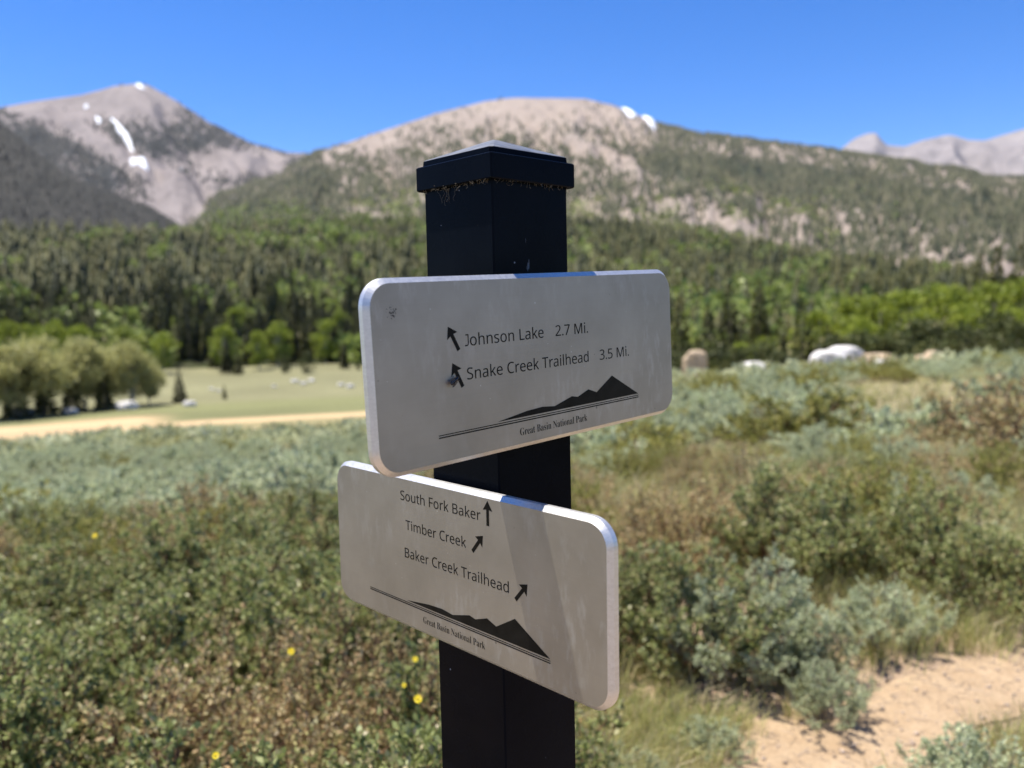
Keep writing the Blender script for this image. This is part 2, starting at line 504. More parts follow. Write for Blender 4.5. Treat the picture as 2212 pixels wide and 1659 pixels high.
def bare_patches(px, py):
    b = 0
    for x, y, a, s, k in ((1385, 375, 60, 15, 1), (1290, 330, 60, 16, .8), (1620, 370, 75, 14, 1), (1550, 485, 80, 12, 1), (1605, 495, 45, 14, 1), (1795, 640, 60, 14, .7), (2110, 440, 60, 12, .9), (1730, 560, 30, 10, .7), (1430, 455, 30, 14, .7), (1200, 300, 140, 22, .8), (920, 320, 80, 14, .6)):
        b = b + k * np.exp(-(((px - x) / a) ** 2 + ((py - y - (px - x) * .25) / s) ** 2))
    return b


rock_peak = rock_mat('grey_scree', (.18, .155, .148), (.27, .235, .222), (.345, .30, .28), (.06, .062, .06), .77)
rock_dome = rock_mat('tan_scree', (.26, .215, .18), (.35, .29, .245), (.42, .355, .30), (.055, .062, .042), .86, .03, .006)
rock_far = rock_mat('pale_granite', (.17, .155, .155), (.25, .225, .22), (.31, .28, .27), (.12, .12, .115), 1.25, .008, .002)
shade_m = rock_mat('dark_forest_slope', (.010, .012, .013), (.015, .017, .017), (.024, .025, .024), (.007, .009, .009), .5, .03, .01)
hill_m = rock_mat('forest_floor', (.06, .06, .03), (.10, .095, .055), (.19, .16, .11), (.05, .06, .025), .62, .06, .015)

peak_o = tag(obj('mountain_peak', peak.mesh('mountain_peak', -800, 1300, 6, 90, {'veg': veg_peak}), rock_peak), 'grey pyramid shaped mountain peak with snow streaks at the left', kind='structure')
dome_o = tag(obj('rounded_mountain', dome.mesh('rounded_mountain', -600, 2900, 7, 90, {'veg': veg_dome}), rock_dome), 'broad rounded tan mountain with forested flanks behind the post', kind='structure')
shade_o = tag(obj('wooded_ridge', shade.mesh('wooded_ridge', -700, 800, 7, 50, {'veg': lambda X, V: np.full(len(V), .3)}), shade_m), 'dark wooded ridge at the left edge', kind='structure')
far_o = tag(obj('far_mountains', far.mesh('far_mountains', 1520, 3200, 5, 60, {'veg': lambda X, V: np.full(len(V), .1)}), rock_far), 'pale bare far peaks at the right edge', kind='structure')
hill_o = tag(obj('forest_hillside', hill.mesh('forest_hillside', -650, 2950, 8, 70, {'veg': lambda X, V: np.full(len(V), .25)}), hill_m), 'lower forested hillside above the meadow', kind='structure')

# snow patches lie on the slopes
SNOW = simple('old_snow', (.82, .85, .90), .7, .05, .05)


def snow(ridge, root, px, py, w, h, ang, label=None):
    X = np.full(400, float(px)); t = np.linspace(0, 1, 400); P = ridge.pos(X, t)
    sy = to_px(P)[1]; i = int(np.argmin(np.abs(sy - py))); t0 = t[i]
    dt = (t[1] - t[0]) / max(abs(sy[min(i + 1, 399)] - sy[max(i - 1, 0)]) / 2, .05)
    m = 16; a = np.linspace(0, 2 * np.pi, m, endpoint=False)
    rad = 1 + .35 * (rng.random(m) - .5)
    ux = np.cos(a) * w * rad; uy = np.sin(a) * h * rad
    ca, sa = math.cos(ang), math.sin(ang)
    dx = ux * ca - uy * sa; dy = ux * sa + uy * ca
    rings = [(1., 2.), (.6, 9.), (.05, 12.)]
    Vv = []
    for k, lift in rings:
        p = ridge.pos(px + dx * k, np.clip(t0 - dy * k * dt, 0, 1)); p[:, 2] += lift
        Vv.append(p)
    Vv = np.concatenate(Vv)
    F = [[j, (j + 1) % m, m + (j + 1) % m, m + j] for j in range(m)] + [[m + j, m + (j + 1) % m, 2 * m + (j + 1) % m, 2 * m + j] for j in range(m)]
    F.append([2 * m + j for j in range(m)])
    o = obj('snow_patch', py_mesh('snow_patch', Vv, F, True), SNOW, root)
    if label: o['label'] = label
    return o


snow(peak, peak_o, 282, 286, 33, 5, .86, 'long slanting snow streak')
snow(peak, peak_o, 326, 188, 10, 4, .35, 'small snow patch at the summit')
snow(peak, peak_o, 234, 262, 8, 5, .5)
snow(peak, peak_o, 322, 350, 15, 8, .7, 'largest snow patch below the streak')
snow(peak, peak_o, 303, 352, 9, 6, .7)
snow(peak, peak_o, 209, 232, 5, 3, .3)
snow(peak, peak_o, 404, 374, 5, 4, .3)
snow(dome, dome_o, 1362, 246, 19, 8, .42, 'white snow bank on the shoulder')
snow(dome, dome_o, 1406, 263, 15, 6, .40)


# ------------------------------------------------------------------ plant building blocks
def leaves(P, D, L, W, r, fold=.25):
    """diamond leaves: P base, D direction, L length, W half width"""
    m = len(P); D = D / np.linalg.norm(D, axis=1)[:, None]
    q = r.normal(size=(m, 3)); S = np.cross(D, q); S /= np.linalg.norm(S, axis=1)[:, None] + 1e-9
    Nn = np.cross(S, D)
    L = np.asarray(L)[:, None]; W = np.asarray(W)[:, None]
    mid = P + D * L * .55 + Nn * W * fold
    V = np.stack([P, mid + S * W, P + D * L - Nn * W * fold, mid - S * W], 1).reshape(-1, 3)
    Q = np.arange(4 * m).reshape(m, 4)
    return V, Q


def tubes(A, B, ra, rb, sides=3):
    """tapered prisms between point pairs"""
    A = np.asarray(A, float); B = np.asarray(B, float); m = len(A)
    D = B - A; D = D / (np.linalg.norm(D, axis=1)[:, None] + 1e-9)
    ref = np.where(np.abs(D[:, 2:3]) < .9, np.array([[0, 0, 1.]]), np.array([[1., 0, 0]]))
    S = np.cross(D, ref); S /= np.linalg.norm(S, axis=1)[:, None] + 1e-9; U = np.cross(D, S)
    V = []
    for P, r in ((A, ra), (B, rb)):
        for k in range(sides):
            a = 2 * math.pi * k / sides
            V.append(P + (S * math.cos(a) + U * math.sin(a)) * np.asarray(r).reshape(-1, 1))
    V = np.stack(V, 1).reshape(-1, 3)
    b = np.arange(m)[:, None] * 2 * sides
    Q = np.concatenate([np.concatenate([b + k, b + (k + 1) % sides, b + sides + (k + 1) % sides, b + sides + k], 1) for k in range(sides)])
    return V, Q


def merge(parts):
    V = []; Q = []; o = 0
    for v, q in parts:
        V.append(v); Q.append(q + o); o += len(v)
    return np.concatenate(V), np.concatenate(Q)


def make_shrub(name, seed, R=.5, H=.6, stems=34, twigs=14, per=9, L=.014, W=.0035, srad=.004, up=.6, open_=.0, cluster=.02):
    r = np.random.default_rng(seed)
    SA = []; SB = []; ra = []; rb = []; LP = []; LD = []
    lob = r.random(6) * 6.28
    for i in range(stems):
        ph = r.random() * 6.283; rho = math.sqrt(r.random())
        edge = R * (1 + .22 * math.sin(2 * ph + lob[0]) + .15 * math.sin(3 * ph + lob[1]))
        tip = np.array([math.cos(ph) * rho * edge, math.sin(ph) * rho * edge, H * (1 - .55 * rho ** 2.2) * r.uniform(.72, 1.06)])
        b = np.array([math.cos(ph) * rho * R * .18, math.sin(ph) * rho * R * .18, -.03])
        mid = b * .45 + tip * .55 + np.array([0, 0, -.10 * H * rho]) + r.normal(size=3) * .03 * R
        t = np.linspace(0, 1, 6)[:, None]
        pts = (1 - t) ** 2 * b + 2 * t * (1 - t) * mid + t * t * tip + r.normal(size=(6, 3)) * .012 * R
        SA.append(pts[:-1]); SB.append(pts[1:])
        tr = np.linspace(srad * (1 + r.random()), srad * .35, 6); ra.append(tr[:-1]); rb.append(tr[1:])
        # twigs
        tt = r.uniform(.40 + .2 * open_, 1, twigs); k = np.minimum((tt * 5).astype(int), 4); fr = (tt * 5 - k)[:, None]
        tb = pts[k] * (1 - fr) + pts[k + 1] * fr
        out = np.stack([np.cos(ph + r.normal(size=twigs) * 1.1), np.sin(ph + r.normal(size=twigs) * 1.1), np.full(twigs, up * 2) * r.uniform(.3, 1.2, twigs)], 1)
        out /= np.linalg.norm(out, axis=1)[:, None]
        te = tb + out * (r.uniform(.08, .22, twigs) * R * (.5 + .6 * H / R) * .8)[:, None]
        SA.append(tb); SB.append(te); ra.append(np.full(twigs, srad * .32)); rb.append(np.full(twigs, srad * .18))
        s = r.uniform(.48, 1.05, (twigs, per))[..., None]
        pp = tb[:, None] * (1 - s) + te[:, None] * s
        LP.append(pp.reshape(-1, 3) + r.normal(size=(twigs * per, 3)) * cluster * .2)
        dd = out[:, None] * .7 + r.normal(size=(twigs, per, 3)) * .75 + np.array([0, 0, .25])
        LD.append(dd.reshape(-1, 3))
    LP = np.concatenate(LP); LD = np.concatenate(LD); m = len(LP)
    V, Q = leaves(LP, LD, L * r.uniform(.6, 1.3, m), W * r.uniform(.7, 1.3, m), r)
    fol = np_mesh(name + '_foliage', V, Q)
    V, Q = tubes(np.concatenate(SA), np.concatenate(SB), np.concatenate(ra), np.concatenate(rb))
    return fol, np_mesh(name + '_branches', V, Q)


def make_conifer(name, seed, quads=650, H=10., R=1.9, bare=.06):
    r = np.random.default_rng(seed)
    m = quads
    h = bare + (1 - bare) * (1 - np.sqrt(r.random(m)) * .985)
    ph = r.random(m) * 6.283
    whorl = .75 + .35 * np.sin(h * 55 + ph * 2) + .2 * np.sin(ph * 3 + seed)
    rad = R * (1 - h) ** .85 * np.clip(whorl, .4, 1.25)
    rho = np.sqrt(r.uniform(.25, 1, m))
    d = np.stack([np.cos(ph), np.sin(ph), -.35 + .5 * (h > .8) + r.normal(size=m) * .25], 1)
    P = np.stack([np.cos(ph) * rad * rho * .75, np.sin(ph) * rad * rho * .75, h * H - rho * rad * .2], 1)
    L = H * .062 * (1.25 - .6 * h) * r.uniform(.7, 1.3, m)
    V, Q = leaves(P, d, L, L * .34, r, .3)
    # leader
    V2, Q2 = leaves(np.array([[0, 0, H * .9]] * 6), np.stack([r.normal(size=6) * .12, r.normal(size=6) * .12, np.ones(6)], 1), np.full(6, H * .11), np.full(6, H * .012), r)
    fol = np_mesh(name + '_crown', *merge([(V, Q), (V2, Q2)]))
    z = np.linspace(-.5, H * .95, 6); tr = np.linspace(.024, .003, 6) * H
    pts = np.stack([r.normal(size=6) * .03, r.normal(size=6) * .03, z], 1)
    V, Q = tubes(pts[:-1], pts[1:], tr[:-1], tr[1:], 6)
    return fol, np_mesh(name + '_trunk', V, Q)


def make_broadleaf(name, seed, quads=1700, H=9., R=3., base=.22, leaf=.26, clumps=26, round_=1.0):
    r = np.random.default_rng(seed)
    cs = []
    for i in range(clumps):
        ph = r.random() * 6.283; u_ = r.uniform(0, 1); rho = math.sqrt(r.random()) * (.95 if u_ < .75 else .6)
        zz = base + (1 - base) * u_ * .9
        prof = math.sin(math.pi * min(max((zz - base * .6) / (1.05 - base * .6), 0), 1)) ** .6 * round_
        cs.append((math.cos(ph) * rho * R * prof * .8, math.sin(ph) * rho * R * prof * .8, zz * H, R * r.uniform(.24, .42)))
    cs = np.array(cs); k = r.integers(0, clumps, quads)
    d = r.normal(size=(quads, 3)); d /= np.linalg.norm(d, axis=1)[:, None]
    P = cs[k, :3] + d * cs[k, 3:4] * (r.uniform(.35, 1.05, quads)[:, None]) * np.array([1, 1, .85])
    V, Q = leaves(P, d + r.normal(size=(quads, 3)) * .8, leaf * r.uniform(.6, 1.4, quads), leaf * .42 * r.uniform(.7, 1.3, quads), r)
    fol = np_mesh(name + '_crown', V, Q)
    A = []; B = []; ra = []; rb = []
    n_tr = 1 + seed % 3
    for i in range(n_tr):
        lean = r.normal(size=2) * .09 * H * (n_tr > 1)
        z = np.linspace(-.4, H * .8, 6); w = (z / H)[:, None]
        pts = np.concatenate([lean[None] * np.clip(w, 0, 1) + r.normal(size=(6, 2)) * .07, z[:, None]], 1)
        tr = np.linspace(.021, .006, 6) * H
        A.append(pts[:-1]); B.append(pts[1:]); ra.append(tr[:-1]); rb.append(tr[1:])
        for j in range(9):
            q = cs[r.integers(0, clumps), :3]; s = pts[r.integers(1, 4)]
            A.append(s[None]); B.append(q[None]); ra.append([.008 * H]); rb.append([.003 * H])
    V, Q = tubes(np.concatenate(A), np.concatenate(B), np.concatenate(ra), np.concatenate(rb), 5)
    return fol, np_mesh(name + '_trunk', V, Q)


def where_left(px_):
    return ('by the left edge' if px_ < 120 else 'below the broad cottonwood' if px_ < 240 else 'below the domed cottonwood' if px_ < 345 else 'below the taller lone conifer' if px_ < 440
            else 'below the small lone conifer' if px_ < 540 else 'below the dark field bush' if px_ < 690 else 'beside the sign panels')


def where_right(px_):
    return ('just right of the post' if px_ < 1440 else 'below the tan boulder' if px_ < 1570 else 'below the low white boulder' if px_ < 1690 else 'below the tall lone conifer' if px_ < 1770
            else 'below the boulder pile' if px_ < 1870 else 'below the wide tan boulder' if px_ < 1990 else 'toward the right edge')


def size_word(s, a, b):
    return 'small' if s < a else ('large' if s > b else 'middling')


def place(name, meshes, mats, parts, label, cat, loc, rz, sc, group=None):
    o = thing(name, label, cat, loc, rz, sc, group)
    for me, mt, pn in zip(meshes, mats, parts): obj(pn, me, mt, o)
    return o


# ------------------------------------------------------------------ plant materials
CONIFER = leaf_mat('conifer_needles', [(.034, .040, .009), (.056, .062, .013), (.082, .082, .019), (.11, .10, .028)], .2, .6, .35)
CONIFER_T = leaf_mat('conifer_needles_mass', [(.022, .029, .006), (.042, .048, .009), (.066, .068, .013), (.092, .085, .022)], .15, .6, 0, attr='tint')
FARCON = leaf_mat('far_conifers', [(.022, .028, .014), (.040, .046, .021), (.066, .070, .034), (.125, .112, .070)], .1, .7, 0, attr='tint')
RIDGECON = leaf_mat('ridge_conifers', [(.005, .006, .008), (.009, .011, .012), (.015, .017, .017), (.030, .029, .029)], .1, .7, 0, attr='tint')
ASPEN = leaf_mat('aspen_leaves', [(.13, .17, .018), (.19, .24, .025), (.255, .305, .036), (.32, .35, .055)], .35, .5, .15)
ASPEN_T = leaf_mat('aspen_leaves_mass', [(.14, .175, .04), (.20, .25, .06), (.28, .34, .085), (.34, .38, .13)], .3, .5, 0, attr='tint')
COTTON = leaf_mat('cottonwood_leaves', [(.30, .30, .10), (.39, .39, .145), (.47, .46, .19), (.53, .50, .25)], .45, .55, .1)
JUNIPER = leaf_mat('juniper_foliage', [(.040, .055, .014), (.065, .080, .020), (.095, .105, .030), (.13, .13, .045)], .15, .6, .25)
BARK = simple('grey_brown_bark', (.16, .13, .105), .9, .3, 3)
PALEBARK = simple('pale_bark', (.42, .39, .34), .85, .25, 3)
BITTER = leaf_mat('bitterbrush_leaves', [(.14, .165, .05), (.225, .26, .085), (.31, .345, .125), (.39, .41, .17), (.48, .40, .23)], .38, .45, .15, .35)
OLIVE = leaf_mat('olive_leaves', [(.18, .19, .045), (.28, .285, .07), (.38, .37, .105), (.48, .42, .16)], .38, .5, .15)
DRY = leaf_mat('dry_twig_leaves', [(.32, .20, .10), (.45, .31, .155), (.41, .37, .145), (.58, .46, .28), (.31, .33, .10)], .25, .6, .15)
SAGE = leaf_mat('sagebrush_leaves', [(.31, .35, .195), (.43, .475, .275), (.53, .575, .355), (.61, .635, .42)], .4, .6, .12)
STEM_R = simple('red_brown_twigs', (.17, .085, .05), .8, .35, 25)
STEM_G = simple('grey_twigs', (.26, .22, .18), .9, .3, 25)

# ------------------------------------------------------------------ distant trees as masses
def cone_trees(P, H, Rd, layers, sides, r):
    """many small tiered cones in one mesh"""
    m = len(P); V = []; T = []; o = 0; tint = []
    ang0 = r.random(m) * 6.28; base = r.random(m)
    for l in range(layers):
        zb = H * (.04 + .86 * l / layers) ; zt = H * min(1., (l + 1.9) / layers) if layers > 1 else H
        if layers > 1 and l == layers - 1: zt = H
        rad = Rd * (1 - l / (layers + .15))
        ring = []
        for k in range(sides):
            a = ang0 + 2 * math.pi * k / sides + l
            j = rad * r.uniform(.62, 1.2, m)
            ring.append(np.stack([P[:, 0] + np.cos(a) * j, P[:, 1] + np.sin(a) * j, P[:, 2] + zb - rad * r.uniform(0, .35, m)], 1))
        apex = np.stack([P[:, 0] + r.normal(size=m) * .03 * H, P[:, 1] + r.normal(size=m) * .03 * H, P[:, 2] + zt], 1)
        v = np.stack(ring + [apex], 1).reshape(-1, 3)
        b = o + np.arange(m)[:, None] * (sides + 1)
        for k in range(sides):
            T.append(np.concatenate([b + k, b + (k + 1) % sides, b + sides], 1))
        V.append(v); o += len(v); tint.append(np.repeat(np.clip(base + r.normal(size=m) * .10, 0, 1), sides + 1))
    return np.concatenate(V), np.concatenate(T), np.concatenate(tint)


def puff_trees(P, H, Rd, quads, r):
    m = len(P); d = r.normal(size=(m, quads, 3)); d /= np.linalg.norm(d, axis=2)[..., None]
    C0 = P[:, None] + np.stack([np.zeros(m), np.zeros(m), H * .58], 1)[:, None]
    pos = C0 + d * np.stack([Rd, Rd, H * .42], 1)[:, None] * r.uniform(.45, 1, (m, quads, 1))
    Lq = np.repeat(Rd * .75, quads) * r.uniform(.6, 1.3, m * quads)
    V, Q = leaves(pos.reshape(-1, 3), d.reshape(-1, 3) + r.normal(size=(m * quads, 3)) * .7, Lq, Lq * .45, r)
    return V, Q, np.repeat(np.clip(np.repeat(r.random(m), quads) + r.normal(size=m * quads) * .15, 0, 1), 4)


def slope_points(ridge, m, x0, x1, t0, t1, r):
    X = r.uniform(x0, x1, m); t = r.uniform(t0, t1, m); P = ridge.pos(X, t)
    px, py = to_px(P); return P, px, py, t


r2 = np.random.default_rng(99)
# forested flanks of the rounded mountain
P, px, py, t = slope_points(dome, 60000, 380, 2350, .02, .999, r2)
cy = np.interp(px, dome.cx, dome.cy); d = py - cy
_b = np.exp(-((px - 1170) / 210) ** 2)
dens = .10 * (1 - _b) + (.90 + .10 * _b) * smoothstep(6 + 26 * _b, 70 + 75 * _b, d)
dens = np.where(px > 1420, np.maximum(dens, .85), dens)
dens = np.where(px < 700, np.maximum(dens, .75), dens)
dens *= 1 - np.clip(bare_patches(px, py), 0, .96)
_fl = np.where((px > 1400) & (d < 90), .8, .35)
_fl = np.where(px < 720, .9, _fl)
dens *= _fl + (1 - _fl) * smoothstep(.30, .52, fbm(px / 34, py / 16, 55))
dens *= np.where(py > 420, .75 + .25 * smoothstep(1400, 1100, px), 1)
asp = smoothstep(.50, .62, fbm(px / 60, py / 25, 71)) * smoothstep(380, 450, py) * smoothstep(2000, 1500, px) * smoothstep(440, 480, py + (px > 760) * 100)
asp = np.maximum(asp, .95 * np.exp(-(((px - 680) / 290) ** 2 + ((py - 480) / 34) ** 2)) * smoothstep(.33, .5, fbm(px / 50, py / 18, 91)))
keep = r2.random(len(P)) < dens * (.75 if True else 1)
isa = r2.random(len(P)) < asp * .8
k1 = keep & ~isa; k2 = keep & isa
Hh = r2.uniform(7, 13, k1.sum())
V, T, ti = cone_trees(P[k1] - [0, 0, 1.], Hh, Hh * r2.uniform(.20, .32, len(Hh)), 2, 5, r2)
tag(obj('distant_conifer_forest', np_mesh('distant_conifer_forest', V, T=T, attrs={'tint': ti}), FARCON), 'distant conifer forest covering the flanks of the rounded mountain', 'forest', kind='stuff')
Hh = r2.uniform(6, 10, k2.sum())
V, Q, ti = puff_trees(P[k2], Hh, Hh * .42, 9, r2)
tag(obj('distant_aspen_groves', np_mesh('distant_aspen_groves', V, Q, attrs={'tint': ti}), ASPEN_T), 'bright green aspen groves in patches low on the mountain flank', 'forest', kind='stuff')
# dark ridge
P, px, py, t = slope_points(shade, 14000, -250, 480, .1, .999, r2)
Hh = r2.uniform(8, 15, len(P))
V, T, ti = cone_trees(P - [0, 0, 1.], Hh, Hh * r2.uniform(.18, .28, len(Hh)), 2, 5, r2)
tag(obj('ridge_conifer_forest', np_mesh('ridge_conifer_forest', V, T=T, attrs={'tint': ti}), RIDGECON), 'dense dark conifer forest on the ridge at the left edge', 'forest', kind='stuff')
# scattered trees on the shoulders of the peak
P, px, py, t = slope_points(peak, 9000, -100, 720, .2, .995, r2)
vg = veg_peak(px, P)
keep = r2.random(len(P)) < smoothstep(.12, .42, vg) * .9
Hh = r2.uniform(8, 15, keep.sum())
V, T, ti = cone_trees(P[keep] - [0, 0, 1.], Hh, Hh * .38, 1, 5, r2)
tag(obj('peak_conifer_scatter', np_mesh('peak_conifer_scatter', V, T=T, attrs={'tint': ti}), RIDGECON), 'thin dark tree cover streaking the slopes of the grey peak', 'forest', kind='stuff')

# forest on the lower hillside: candidates, the largest of them single trees
P, px, py, t = slope_points(hill, 11000, -330, 2500, 0.0, 1.0, r2)
t = r2.random(len(P)) ** 1.25
P = hill.pos(r2.uniform(-330, 2500, len(P)), t); px, py = to_px(P)
rr_ = np.hypot(P[:, 0], P[:, 1])
cell = np.round(P[:, :2] / 3.6).astype(int); _, ui = np.unique(cell[:, 0] * 100003 + cell[:, 1], return_index=True)
P, px, py, rr_ = P[ui], px[ui], py[ui], rr_[ui]
edge = 797 + 10 * np.sin(px / 60) - (px > 900) * 0
keep = (py < edge)
ga = fbm(px / 70, py / 22, 81)
asp = smoothstep(.58, .68, ga) * .6
asp = np.maximum(asp, .95 * np.exp(-(((px - 680) / 270) ** 2 + ((py - 515) / 26) ** 2)) * smoothstep(.33, .5, fbm(px / 50, py / 18, 92)))
asp = np.maximum(asp, .65 * smoothstep(1250, 1500, px) * smoothstep(1900, 1600, px) * smoothstep(540, 600, py) * smoothstep(.42, .55, ga))
isa = (r2.random(len(P)) < asp) & keep
isc = keep & ~isa & (r2.random(len(P)) < (1 - .45 * smoothstep(1500, 1700, px)))
Hc = r2.uniform(6.5, 12.5, len(P))
seen = (px > -30) & (px < 2242) & ~((px > 790) & (px < 1440) & (py > 600) & (py < 960))
hidden_r = (px > 1450) & (py > 640)
score = np.where(isc & seen & ~hidden_r, Hc / rr_, 0)
order = np.argsort(-score)[:285]
single = np.zeros(len(P), bool); single[order] = True; single &= isc
k1 = isc & ~single
V, T, ti = cone_trees(P[k1] - [0, 0, .5], Hc[k1], Hc[k1] * r2.uniform(.17, .25, k1.sum()), 5, 7, r2)
tag(obj('hillside_conifer_forest', np_mesh('hillside_conifer_forest', V, T=T, attrs={'tint': ti}), CONIFER_T), 'dense conifer forest rising up the lower hillside', 'forest', kind='stuff')
Ha = r2.uniform(5, 8.5, isa.sum())
V, Q, ti = puff_trees(P[isa], Ha, Ha * .40, 40, r2)
tag(obj('hillside_aspen_groves', np_mesh('hillside_aspen_groves', V, Q, attrs={'tint': ti}), ASPEN_T), 'light green aspen groves among the hillside conifers', 'forest', kind='stuff')

con = [make_conifer('conifer%d' % i, 300 + i, 620, 10, (1.7, 2.1, 1.5, 2.4, 1.9)[i]) for i in range(5)]
for j, i in enumerate(np.nonzero(single)[0]):
    s = Hc[i] / 10
    far_left = px[i] < 780
    row = 'at the forest edge' if py[i] > 765 else ('in the lower forest' if py[i] > 715 else 'higher in the forest')
    lab = ('tall' if Hc[i] > 11.3 else 'short' if Hc[i] < 9 else 'mid sized') + ' dark conifer ' + row + ' ' + (where_left(px[i]).replace('below', 'above') if far_left else where_right(px[i]).replace('below', 'above'))
    place('conifer_tree', con[j % 5], (CONIFER, BARK), ('crown', 'trunk'), lab, 'tree', (P[i, 0], P[i, 1], P[i, 2] - .3), r2.random() * 6.28,
          (s * r2.uniform(.85, 1.2), s * r2.uniform(.85, 1.2), s), 'conifers of the hillside forest' if far_left else 'conifers on the right hillside')

# ------------------------------------------------------------------ trees one can pick out
asp_m = [make_broadleaf('aspen%d' % i, 400 + i, 2400, 7, 2.5, .2, .27, 28, 1.15) for i in range(3)]
cot_m = [make_broadleaf('cottonwood%d' % i, 420 + i, 8000, 9.5, 4.0, .26, .33, 50, 1.25) for i in range(3)]
jun_m = [make_broadleaf('juniper%d' % i, 440 + i, 1500, 4, 1.9, .02, .24, 26, 1.15) for i in range(3)]
cnt = [0]


def tree(kind, x, ytop, r, label, group=None, wide=1.0):
    gx_, gy_, gz_ = on_ground(x, r)
    if r > 190: gz_ = max(gz_, float(hill.pos(np.array([float(x)]), np.array([(r - hill.r0) / (hill.r1 - hill.r0)]))[0, 2]))
    d = ray(x, ytop); H = max(EYE + d[2] * r - gz_, 1.2)
    cnt[0] += 1; i = cnt[0]
    ms, h0, mats, nm = {'conifer': (con, 10, (CONIFER, BARK), 'conifer_tree'), 'aspen': (asp_m, 7, (ASPEN, PALEBARK), 'aspen_tree'),
                        'cotton': (cot_m, 9.5, (COTTON, PALEBARK), 'cottonwood_tree'), 'juniper': (jun_m, 4, (JUNIPER, BARK), 'juniper_tree')}[kind]
    m = ms[i % len(ms)]; s = H / h0
    place(nm, m, mats, ('crown', 'trunk'), label, 'tree', (gx_, gy_, gz_), (i * 2.4) % 6.28, (s * wide, s * wide, s), group)


tree('cotton', 18, 745, 118, 'pale green cottonwood at the left edge of the picture beside the meadow', wide=1.1)
tree('cotton', 82, 728, 121, 'tallest pale yellow green cottonwood in the leftmost clump', wide=1.05)
tree('cotton', 180, 735, 125, 'broad pale cottonwood in the middle of the meadow clump', wide=1.05)
tree('cotton', 228, 752, 131, 'smaller pale cottonwood between two larger ones in the meadow clump')
tree('cotton', 283, 737, 127, 'domed pale cottonwood at the right end of the meadow clump', wide=.9)
tree('cotton', 318, 785, 130, 'low pale cottonwood at the outer right edge of the clump')
tree('conifer', 92, 775, 119, 'dark conifer in the gap between the two left cottonwoods', wide=1.4)
tree('conifer', 28, 800, 117, 'short dark conifer under the leftmost cottonwood', wide=1.5)
tree('conifer', 150, 790, 123, 'dark conifer half hidden left of the broad cottonwood', wide=1.5)
tree('conifer', 222, 795, 124, 'dark conifer under the smaller cottonwood', wide=1.5)
tree('conifer', 385, 797, 130, 'lone bushy conifer in the pale field, taller of two', wide=1.25)
tree('conifer', 482, 830, 132, 'small lone cone shaped conifer in the pale field', wide=1.1)
tree('juniper', 664, 757, 176, 'dark rounded conifer at the far edge of the pale field', wide=.8)
tree('juniper', 616, 768, 178, 'small dark bush left of the rounded conifer at the field edge', wide=.7)
tree('conifer', 492, 730, 183, 'dark conifer projecting from the forest edge above the lone field tree', wide=1.3)
tree('conifer', 515, 762, 180, 'short conifer beside the projecting forest edge conifer', wide=1.4)
tree('conifer', 745, 735, 184, 'dark conifer at the forest edge beside the upper sign panel', wide=1.3)
tree('juniper', 775, 780, 180, 'dark low bush at the field edge touching the upper sign panel', wide=.8)
for x, y, r, l in ((18, 690, 186, 'bright green aspen behind the cottonwoods at the left edge'), (75, 700, 186, 'light green aspen behind the tallest cottonwood'),
                   (118, 686, 192, 'bright green aspen above the gap between the cottonwoods'), (172, 700, 190, 'bright green aspen just above the broad cottonwood'),
                   (276, 705, 186, 'round bright green aspen above the domed cottonwood'), (352, 712, 190, 'small light aspen at the forest edge right of the cottonwoods'),
                   (488, 700, 192, 'bright green aspen standing over the projecting conifer'), (560, 715, 190, 'bright aspen at the forest edge left of the field bush'),
                   (600, 690, 196, 'tall bright aspen above the small dark field bush'), (520, 660, 235, 'light green aspen deeper in the forest above the edge aspens'),
                   (705, 690, 205, 'light green aspen among conifers left of the upper sign'), (740, 665, 225, 'bright aspen among conifers close to the upper sign panel')):
    tree('aspen', x, y, r, l)
